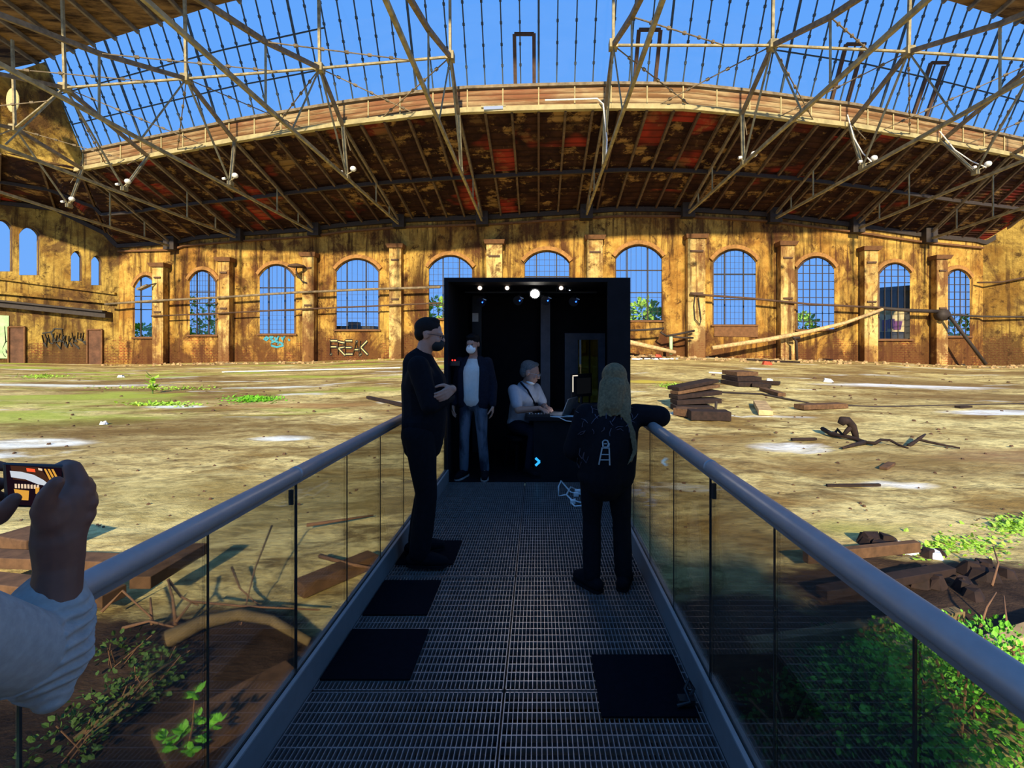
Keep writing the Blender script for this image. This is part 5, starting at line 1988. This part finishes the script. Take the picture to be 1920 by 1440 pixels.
# right hand
b.chain([pp(112, 1052, .86), pp(110, 1005, .855)], [rp(37), rp(40)])
b.cone(pp(108, 1000, .855), pp(98, 955, .835), rp(38), rp(27))
b.cone(pp(116, 1000, .86), pp(132, 935, .865), rp(38), rp(33))
b.cone(pp(122, 995, .865), pp(150, 965, .88), rp(34), rp(25))
b.cone(pp(130, 960, .87), pp(148, 920, .88), rp(34), rp(26))
for (pts, rs) in (([pp(145, 905, .872), pp(137, 878, .875), pp(124, 873, .888), pp(95, 885, .902), pp(70, 890, .905)], [19, 14.5, 13, 11, 9]), ([pp(158, 925, .88), pp(160, 905, .895), pp(140, 908, .915), pp(100, 912, .915), pp(66, 915, .912)], [17, 13, 12, 11, 9]),
                  ([pp(164, 945, .88), pp(168, 930, .90), pp(145, 932, .918), pp(105, 936, .918), pp(75, 938, .915)], [17, 13, 12, 11, 9]), ([pp(160, 970, .875), pp(164, 958, .892), pp(145, 955, .908), pp(112, 954, .91), pp(92, 955, .908)], [15, 11.5, 11, 9.5, 8]),
                  ([pp(96, 975, .832), pp(82, 958, .818), pp(88, 930, .812), pp(106, 905, .815)], [25, 19, 15, 12])):
    b.chain(pts, [rp(q_) for q_ in rs])
# left hand
b.chain([wrL, pp(-50, 975, .84)], [rp(30), rp(30)])
b.cone(pp(-55, 985, .835), pp(-30, 960, .835), rp(32), rp(26))
for (pts, rs) in (([pp(-30, 975, .825), pp(-4, 968, .815), pp(14, 950, .812), pp(26, 935, .815)], [20, 17, 14, 11]), ([pp(-40, 935, .86), pp(-35, 905, .885), pp(-10, 905, .905), pp(20, 908, .908)], [16, 13, 12, 9]), ([pp(-40, 955, .86), pp(-35, 930, .89), pp(-10, 932, .908), pp(20, 934, .91)], [16, 13, 12, 9]),
                  ([pp(-45, 975, .86), pp(-40, 955, .885), pp(-15, 958, .906), pp(12, 960, .908)], [15, 12, 11, 8]), ([pp(-45, 915, .86), pp(-38, 882, .875), pp(-15, 872, .892), pp(10, 876, .9)], [16, 13, 12, 9])):
    b.chain(pts, [rp(q_) for q_ in rs])
b.build('body', M['skin_dark'], root, voxel=.0042, iters=3)
eyes(PH, Hq, root, .95)
mb = MB()
mb.ell(G(-.0, 0, 1.53), (.085, .09, .075), Hq)
mb.ell(G(-.035, 0, 1.48), (.08, .065, .08), Hq)
mb.build('hair', M['hair_brown'], root, voxel=.009, iters=2)
mb = MB()
for s in (-1, 1):
    mb.chain([G(0, s * .085, .82), G(.02, s * .09, .45), G(-.03, s * .10, .07)], [.09, .066, .055])
mb.ell(G(0, 0, .85), (.16, .125, .12))
mb.build('trousers', M['trouser'], root, voxel=.014, iters=4)
for s in (-1, 1):
    mb = MB()
    mb.chain([G(-.07, s * .10, .05), G(.02, s * .105, .05), G(.12, s * .11, .04)], [.04, .046, .036])
    mb.build('shoe', M['cloth_black'], root, voxel=.01, iters=3)
# jersey with bunched sleeve: rings of folds from the cuff to the elbow
mb = MB()
mb.chain([G(0, 0, .84), G(0, 0, 1.02), G(0, 0, 1.16), G(-.01, 0, 1.27)], [.135, .135, .138, .105])
for s in (-1, 1):
    mb.cone(G(0, s * .07, 1.18), G(0, s * .16, 1.25), .11, .072)
mb.chain([shL, elL, elL.lerp(wrL, .8)], [.07, .056, .045])
axis = [pp(90, 1128, .855), pp(86, 1155, .852), pp(80, 1190, .85), pp(78, 1225, .848), pp(86, 1262, .845), pp(97, 1302, .842)]
rad = [56, 66, 70, 66, 50, 30]
mb.chain(axis, [rp(q_) for q_ in rad], 18)
# upper arm sleeve leaving the frame on the left
mb.chain([elR, elR.lerp(shR, .35), elR.lerp(shR, .7), shR], [rp(60), .066, .074, .082], 18)
mb.chain([pp(60, 1150, .845), pp(10, 1180, .80), pp(-60, 1200, .74)], [rp(44), rp(48), rp(56)], 16)
jer = mb.build('jersey', M['sleeve'], root, voxel=.0045, iters=3)
# bunched folds: the cloth of the forearm rises and falls in curved ridges
ax0, ax1 = axis[0], axis[-1]
axd = (ax1 - ax0).normalized()
sx_, su_ = V((1, 0, 0)), V((0, -1, 0))
for v_ in jer.data.vertices:
    p_ = v_.co
    t_ = (p_ - ax0).dot(axd)
    ctr = ax0 + axd * t_
    rel = p_ - ctr
    if -.04 < t_ < .21 and rel.length < .09 and p_.y > .74:
        a_ = math.atan2(rel.dot(sx_), rel.dot(su_))
        ph = t_ - .030 * math.cos(a_ - .75) + .012 * math.sin(2.1 * a_)
        w_ = max(0, min(1, (t_ + .0) / .03)) * max(0, min(1, (.19 - t_) / .05))
        sn = math.sin(ph / .0225 * 6.283 + .8 * math.sin(a_ * 1.7))
        v_.co = p_ + rel.normalized() * (.0052 * w_ * (abs(sn) ** .7 * (1 if sn > 0 else -1)))
jer.data.update()

# ---- the phone it holds
r = thing('smartphone', 'black smartphone held sideways, its lit screen showing the hall', 'phone', tuple(pp(60, 910, .85)))
mb = MB()
A, B_, C_, D_ = pp(3, 868, .862), pp(120, 872, .868), pp(121, 955, .862), pp(7, 950, .856)
nrm = (B_ - A).cross(D_ - A).normalized()
if nrm.y > 0:
    nrm = -nrm
mb.hexa([A, B_, C_, D_], [A - nrm * .009, B_ - nrm * .009, C_ - nrm * .009, D_ - nrm * .009])
mb.build('case', M['plastic'], r, bevel=.003)


def S(u, v, k_=1):
    a = (u - 3) / 117
    c_ = (v - 870) / 82
    return A.lerp(B_, a).lerp(D_.lerp(C_, a), c_) + nrm * (.0006 + .0003 * k_)


mb = MB()
NM = ['scr_black', 'scr_sky', 'scr_gold', 'scr_red', 'scr_peach', 'scr_brown']


def patch(slot, pts, k_):
    mb.slot = slot
    mb.add([S(u, v, k_) for u, v in pts], [tuple(range(len(pts)))])


patch(0, [(11, 873), (116, 876), (116, 951), (13, 946)], 0)
patch(5, [(20, 874), (75, 876), (98, 905), (92, 912), (60, 903), (24, 900)], 1)
patch(1, [(19, 884), (40, 885), (64, 890), (82, 899), (94, 908), (88, 910), (70, 907), (48, 899), (21, 896)], 2)
patch(3, [(50, 878), (66, 879), (67, 885), (51, 884)], 2)
patch(4, [(72, 877), (80, 878), (80, 882), (73, 881)], 2)
for i in range(8):
    patch(4, [(27 + i * 6, 908 + (i > 4)), (31 + i * 6, 908), (31 + i * 6, 916), (27 + i * 6, 916)], 2)
patch(2, [(25, 918), (54, 920), (52, 938), (30, 938)], 2)
patch(2, [(66, 912), (74, 913), (72, 926), (66, 925)], 2)
for (x, y) in ((83, 878), (90, 878), (97, 878)):
    patch(2, [(x, y), (x + 4, y), (x + 16, y + 22), (x + 13, y + 26), (x + 7, y + 14)], 2)
patch(4, [(107, 904), (113, 902), (117, 908), (116, 918), (110, 921)], 2)
patch(2, [(104, 920), (110, 922), (112, 930), (106, 931)], 2)
patch(2, [(97, 928), (104, 925), (107, 931), (102, 939), (97, 936)], 2)
for i, f in enumerate(mb.f):
    n_ = (mb.v[f[1]] - mb.v[f[0]]).cross(mb.v[f[2]] - mb.v[f[0]])
    if n_.dot(nrm) < 0:
        mb.f[i] = tuple(reversed(f))
mb.build('screen', [M[q_] for q_ in NM], r)

# ------------------------------------------------------------------ timber and scrap on the hall floor
def plank(a, b, w, h, mat, label, lift=0.0, lift2=None, cat='timber', name='timber', roll=0.0):
    """a squared timber lying between two floor pixels"""
    p, q = FP(*a), FP(*b)
    p.z = ground(p.x, p.y) + h / 2 + lift + .02
    q.z = ground(q.x, q.y) + h / 2 + (lift if lift2 is None else lift2) + .02
    mb = MB()
    mb.bar(p, q, w, h)
    return tag(mb.build(name, M[mat], bevel=min(w, h) * .06), label, cat)


# near stack right of the leaning person
plank((1262, 769), (1332, 770), 1.0, .22, 'timber_dark', 'bottom beam of the near timber stack, lying level', 0)
plank((1263, 767), (1345, 767), .9, .20, 'timber_dark', 'second layer beam of the near timber stack', .22, .30)
plank((1262, 766), (1344, 764), .85, .18, 'timber_dark', 'third layer plank of the near timber stack, tilted up', .43, .62)
plank((1264, 766), (1342, 762), .6, .14, 'timber', 'thin brown plank second from the top of the near timber stack', .64, .90)
plank((1262, 765), (1336, 760), .8, .16, 'timber_dark', 'topmost tilted plank of the near timber stack', .80, 1.10)
plank((1292, 786), (1366, 788), .8, .36, 'timber_dark', 'thick squared beam lying in front of the near timber stack', 0)
plank((1275, 781), (1294, 778), .7, .3, 'timber', 'broken stub of brown timber left of the thick beam', 0)
mb = MB()
c = FP(1341, 774)
mb.tube([c, c + Vector((.05, 0, .5))], .06, 6)
tag(mb.build('iron_peg', M['dark_steel']), 'short iron peg sticking up behind the thick beam', 'peg')
plank((1424, 760), (1436, 780), .55, .22, 'timber_pale', 'pale board end-on between the two timber groups', 0)
plank((1498, 768), (1580, 765), .6, .22, 'timber', 'single brown plank lying alone right of the pale board', 0)
# far stack
plank((1373, 719), (1408, 725), 1.9, .28, 'timber_dark', 'bottom slab of the far timber stack', 0)
plank((1374, 718), (1406, 724), 1.8, .28, 'timber_dark', 'second slab of the far timber stack', .30)
plank((1373, 717), (1402, 722), 1.7, .28, 'timber', 'top slab of the far timber stack', .60)
plank((1420, 719), (1462, 722), .6, .22, 'timber_dark', 'thin dark plank pointing right from the far timber stack', 0)
plank((1410, 725), (1446, 727), .7, .24, 'timber_dark', 'dark plank end at the foot of the far timber stack', 0)
plank((1430, 733), (1466, 744), .42, .2, 'timber', 'narrow brown plank lying in front of the far timber stack', 0)
plank((1484, 827), (1530, 826), .10, .07, 'timber_dark', 'thin dark stick on the bright floor left of the curled scrap', 0, name='stick', cat='stick')
plank((1550, 914), (1650, 913), .06, .05, 'timber_dark', 'long thin stick lying just above the right handrail', 0, name='stick', cat='stick')
plank((1656, 882), (1672, 872), .16, .06, 'timber', 'small brown wood chip right of the long thin stick', 0, name='wood_chip', cat='chip')
plank((1795, 766), (1818, 765), .25, .1, 'timber_dark', 'small dark stick on the pale floor at the far right', 0, name='stick', cat='stick')
plank((690, 748), (754, 762), .2, .14, 'timber_dark', 'dark stick half hidden behind the back of the man with folded arms', 0, name='stick', cat='stick')
# bent scrap with a curled arm
mb = MB()
q = lambda u, v, d=0: P(u, v, FP(1590, 824).y + d)
mb.tube([q(1576, 795), q(1580, 789), q(1590, 789), q(1598, 798), q(1603, 812), q(1606, 826)], [.10, .15, .13, .12, .10, .08], 8)
mb.tube([q(1598, 799), q(1588, 808), q(1582, 815)], [.09, .07, .05], 6)
tag(mb.build('bent_scrap', M['timber_dark'], smooth=True), 'curled dark scrap standing up like a crouched figure on the right floor', 'scrap')


def twigs(name, label, lines, r, mat='twig', cat='branch', stuff=False):
    mb = MB()
    for ln in lines:
        n = len(ln)
        mb.tube(ln, [r * (1 - .55 * i / max(1, n - 1)) for i in range(n)], 6)
    return tag(mb.build(name, M[mat], smooth=True), label, cat, kind='stuff' if stuff else None)


rt_ = random.Random(31)
def fl(u, v, h=.0):
    p = FP(u, v)
    return p + Vector((0, 0, h + .03))


twigs('branch', 'crooked brown branch trailing right from the curled scrap', [[fl(1542, 812, .12), fl(1560, 819, .05), fl(1590, 825, .07), fl(1606, 827, .03), fl(1622, 833, .03), fl(1640, 837, .06), fl(1652, 834, .12), fl(1668, 833, .10), fl(1686, 838, .02), fl(1702, 842)], [fl(1563, 819, .04), fl(1570, 812, .10), fl(1582, 822, .05)], [fl(1622, 833, .03), fl(1600, 838, .03), fl(1580, 842)]], .075, 'timber_dark')
twigs('branch', 'small forked branch on the reddish floor at the right edge', [[fl(1704, 838), fl(1722, 832, .10), fl(1760, 838, .05), fl(1800, 842)], [fl(1722, 832, .10), fl(1735, 828, .2)]], .06, 'timber_dark')
twigs('cable', 'long thin dark cable lying across the right floor to the picture edge', [[fl(1335, 736), fl(1430, 740), fl(1520, 758), fl(1640, 764), (fl(1780, 761)), fl(1960, 757)]], .07, 'dark_steel', 'cable')
mb = MB()
rr = random.Random(77)
for i in range(420):
    u, v = rr.uniform(20, 1900), rr.uniform(700, 990)
    if 740 < u < 1250:
        continue
    p = FP(u, v)
    s = rr.uniform(.02, .06) * (p.y / 12)
    mb.rock(p + Vector((0, 0, s * .2)), s, rr, .5)
tag(mb.build('floor_debris', M['earth']), 'crumbs of earth and stone strewn over the hall floor', 'debris', kind='stuff')
# grass and moss
def tufts(name, label, spots, n, size, mat):
    mb = MB()
    rg_ = random.Random(len(label))
    for (u0_, u1_, v0_, v1_) in spots:
        for i in range(n):
            t_ = rg_.gauss(0, .33)
            w_ = rg_.gauss(0, .33)
            u, v = (u0_ + u1_) / 2 + t_ * (u1_ - u0_) / 2 * 1.4, (v0_ + v1_) / 2 + w_ * (v1_ - v0_) / 2
            p = FP(u, v)
            d = Vector((rg_.uniform(-1, 1), rg_.uniform(-1, 1), rg_.uniform(.03, .30)))
            mb.leaf(p, d, d.cross(Vector((rg_.uniform(-.3, .3), rg_.uniform(-.3, .3), 1))), size * .7 * rg_.uniform(.5, 1.2))
    return tag(mb.build(name, M[mat]), label, 'grass', kind='stuff')


tufts('grass', 'bright green grass patch on the floor left of the man with folded arms', [(425, 530, 740, 757)], 900, .30, 'grass')
tufts('moss', 'yellow-green moss patch between the far floor and the left picture edge', [(20, 130, 699, 712), (170, 420, 722, 734), (230, 380, 752, 764)], 500, .30, 'leaf_lime')
tufts('moss', 'yellow-green moss along the muddy hollow at the right edge', [(1690, 1900, 990, 1060), (1850, 1950, 960, 1010)], 420, .12, 'leaf_lime')
tufts('grass', 'yellow grass patch behind the near timber stack', [(1225, 1300, 716, 730)], 250, .28, 'leaf_lime')
r = thing('weed', 'single thin green weed standing on the mossy floor at left', 'plant', tuple(FP(286, 738)))
mb = MB()
c = FP(286, 738)
mb.tube([c, c + Vector((.05, 0, 1.0))], .04, 5)
mb.build('stem', M['leaf_dull'], r)
mb = MB()
for i in range(14):
    d = Vector((rt_.uniform(-1, 1), rt_.uniform(-1, 1), .5))
    mb.leaf(c + Vector((0, 0, rt_.uniform(.2, 1.1))), d, d.cross(Vector((0, 0, 1))), .5)
mb.build('leaves', M['leaf_lime'], r)

# ---- things close to the walkway, left side
plank((-60, 1072), (300, 1086), .26, .14, 'timber', 'thick brown beam behind the left handrail, upper one of the frame', .10, name='beam', cat='beam')
plank((-60, 1118), (215, 1150), .26, .14, 'timber', 'thick brown beam behind the left handrail, lower one of the frame', .10, name='beam', cat='beam')
plank((262, 1152), (372, 1078), .24, .14, 'timber', 'slanting brown beam joining the two left beams', .26, name='beam', cat='beam')
plank((40, 1030), (100, 1040), .6, .3, 'timber', 'short brown block left of the raised phone hand', 0, name='timber_block', cat='timber')
twigs('log', 'curved pale barkless log behind the left glass panels', [[fl(312, 1215, .05), fl(380, 1194, .12), fl(450, 1186, .16), fl(510, 1194, .14), fl(580, 1225, .08)]], .085, 'log', 'log')
twigs('branch', 'forked dry branch with many twigs above the curved log', [[fl(330, 1190, .1), fl(360, 1168, .2), fl(460, 1168, .15), fl(600, 1166, .1)], [fl(190, 1170, .1), fl(230, 1155, .25), fl(285, 1182, .1)], [fl(315, 1150, .35), fl(340, 1158, .2), fl(372, 1166, .15)], [fl(285, 1186, .05), fl(282, 1160, .2)], [fl(330, 1190, .05), fl(324, 1170, .25), fl(315, 1152, .35)], [fl(230, 1192, .05), fl(280, 1188, .1), fl(350, 1196, .05)]], .018)
twigs('branch', 'short thin twig near the dark glass seam on the left', [[fl(435, 1090, .15), fl(450, 1120, .08), fl(500, 1162, .05)]], .016)
twigs('branch', 'long steep pale twig near the dark glass seam on the left', [[fl(510, 1050, .45), fl(478, 1110, .25), fl(452, 1186, .05)]], .014)
twigs('branch', 'long slanting branch crossing the lower left glass panels', [[fl(140, 1395, .0), fl(220, 1350, .1), fl(290, 1300, .15), fl(350, 1262, .15)], [fl(160, 1402, .05), fl(240, 1350, .1), fl(300, 1318, .1)]], .022, 'log')
plank((300, 1425), (560, 1280), .5, .08, 'timber', 'broad brown board beside the walkway under the left glass', 0, name='board', cat='board')
plank((560, 1120), (700, 1060), .25, .16, 'timber', 'brown beam lying behind the dark glass seam on the left', 0, name='beam', cat='beam')
twigs('branch', 'grey branch lying behind the left glass beyond the first left mat', [[fl(575, 1000, .1), fl(640, 990, .1), fl(700, 975, .05)]], .03)
twigs('branch', 'lower grey branch behind the left glass beside the first left mat', [[fl(600, 1060, .1), fl(660, 1085, .15), fl(720, 1080, .05)]], .03)
# leafy sapling beside the walkway
c = FP(345, 1436)
r = thing('sapling', 'bright green sapling behind the left glass beside the walkway', 'plant', tuple(c))
mb = MB()
tip = P(366, 1290, c.y)
mb.tube([c, c.lerp(tip, .5) + Vector((.02, 0, 0)), tip], [.010, .007, .004], 6)
mb.build('stem', M['twig'], r)
mb = MB()
rr = random.Random(18)
for (u, v, n) in ((322, 1395, 10), (345, 1372, 12), (310, 1385, 7), (365, 1300, 7), (372, 1345, 8), (400, 1360, 7), (410, 1352, 5), (360, 1405, 10), (330, 1410, 8), (385, 1385, 6)):
    cc = P(u, v, c.y + rr.uniform(-.12, .12))
    for i in range(n):
        d = Vector((rr.uniform(-1, 1), rr.uniform(-1, .6), rr.uniform(-.2, .7)))
        s = d.cross(Vector((rr.uniform(-.4, .4), rr.uniform(-.4, .4), 1)))
        mb.leaf(cc, d, s, rr.uniform(.045, .085))
mb.build('leaves', M['leaf'], r)
rr = random.Random(14)
for (u, v, R_, n, lb) in ((265, 1310, .30, 150, 'dim leafy undergrowth right of the slanting branch at left'), (205, 1345, .28, 120, 'dim leafy undergrowth left of the slanting branch'), (120, 1425, .30, 140, 'olive weeds in the bottom left corner'), (300, 1268, .22, 90, 'small yellowish leaves below the dry branch at left'), (230, 1240, .26, 90, 'faint leaves beside the elbow of the raised arm')):
    c = FP(u, v)
    r = thing('undergrowth', lb, 'plant', tuple(c))
    mb = MB()
    leafy(mb, c + Vector((0, 0, R_ * .45)), R_, n, .05, rr, .5)
    mb.build('leaves', M['leaf_dull'], r)
    mb = MB()
    for i in range(5):
        mb.tube([c + Vector((rr.uniform(-.1, .1), rr.uniform(-.1, .1), -.02)), c + Vector((rr.uniform(-.25, .25), rr.uniform(-.2, .2), R_ * .8))], .005, 5)
    mb.build('stems', M['twig'], r)

# ---- right side: shrub, hollow with broken boards
rr = random.Random(3)
for (u, v, R_, n, m, sz, lb) in ((1840, 1440, .75, 900, 'leaf', .085, 'large bright green shrub in the bottom right corner'), (1905, 1330, .55, 450, 'leaf', .085, 'bright green bush at the right edge under the handrail'), (1690, 1440, .6, 420, 'leaf', .08, 'green bush left of the big corner shrub, behind glass'),
                                  (1600, 1400, .5, 300, 'leaf_dull', .08, 'dull green weeds behind the right glass panel'), (1730, 1330, .5, 330, 'leaf', .08, 'green bush behind the glass next to the thin rail post'), (1590, 1310, .4, 200, 'leaf_dull', .08, 'olive weeds below the dark hollow on the right'), (1480, 1440, .4, 180, 'leaf_dull', .07, 'low weeds at the foot of the right base shoe')):
    c = FP(u, min(v, 1438))
    r = thing('shrub', lb, 'shrub', tuple(c))
    mb = MB()
    leafy(mb, c + Vector((.1, .25, R_ * .40)), R_, int(n * 2.4), sz * .58, rr, .6)
    mb.build('foliage', M[m], r)
    mb = MB()
    for i in range(6):
        mb.tube([c + Vector((.1 + rr.uniform(-.1, .1), .25 + rr.uniform(-.1, .1), -.03)), c + Vector((.1 + rr.uniform(-.3, .3), .25 + rr.uniform(-.3, .3), R_ * .8))], .008, 5)
    mb.build('stems', M['twig'], r)
plank((1510, 1075), (1720, 1052), .10, .14, 'timber', 'reddish beam behind the right handrail at the edge of the hollow', .12, name='beam', cat='beam')
plank((1540, 1130), (1780, 1085), .16, .1, 'timber_dark', 'dark board in the dark hollow behind the right glass', .05, name='board', cat='board')
plank((1400, 1290), (1800, 1222), .10, .10, 'log', 'pale pole lying at the top of the green plants on the right', .30, name='pole', cat='pole')
plank((1840, 1236), (2000, 1180), .16, .08, 'timber_pale', 'pale board at the right edge just above the handrail', .05, name='board', cat='board')
twigs('branch', 'thin twig leaning behind the first right glass seam', [[fl(1498, 1300, .3), fl(1515, 1345, .15), fl(1560, 1400, .03)], [fl(1515, 1345, .15), fl(1480, 1380, .02)]], .012, 'log')
for ln_, lb in (([fl(1835, 1190, .0), fl(1850, 1170, .15), fl(1868, 1158, .25)], 'slanting twig standing in the hollow above the pale board'), ([fl(1890, 1200, .0), fl(1882, 1165, .25)], 'straight short twig at the right edge above the pale board'), ([fl(1860, 1110, .05), fl(1872, 1090, .2), fl(1862, 1070, .3)], 'hooked twig standing by the dark root lump at the right edge')):
    twigs('branch', lb, [ln_], .014)
for (u, v, s, m, lb) in ((1660, 1030, .42, 'timber_dark', 'dark lump of wood at the edge of the hollow on the right'), (1745, 1040, .22, 'timber_dark', 'dark clod beside the pale rag on the right'), (1850, 1075, .45, 'timber_dark', 'dark root lump at the right edge above the hollow'), (1730, 1088, .3, 'timber_dark', 'dark clod in the middle of the hollow'), (1800, 1110, .4, 'timber_dark', 'large dark clod in the hollow near the right edge')):
    mb = MB()
    c = FP(u, v)
    for i in range(5):
        mb.rock(c + Vector((rr.uniform(-s, s) * .6, rr.uniform(-s, s) * .4, s * .1)), s * rr.uniform(.3, .6), rr, .8)
    tag(mb.build('wood_lump', M[m]), lb, 'clod')
mb = MB()
c = FP(1725, 1035)
for i in range(4):
    mb.rock(c + Vector((rr.uniform(-.3, .3), rr.uniform(-.15, .15), .04)), rr.uniform(.12, .2), rr, .5)
tag(mb.build('pale_rag', M['paper']), 'crumpled pale bluish rag on the moss above the right handrail', 'rag')
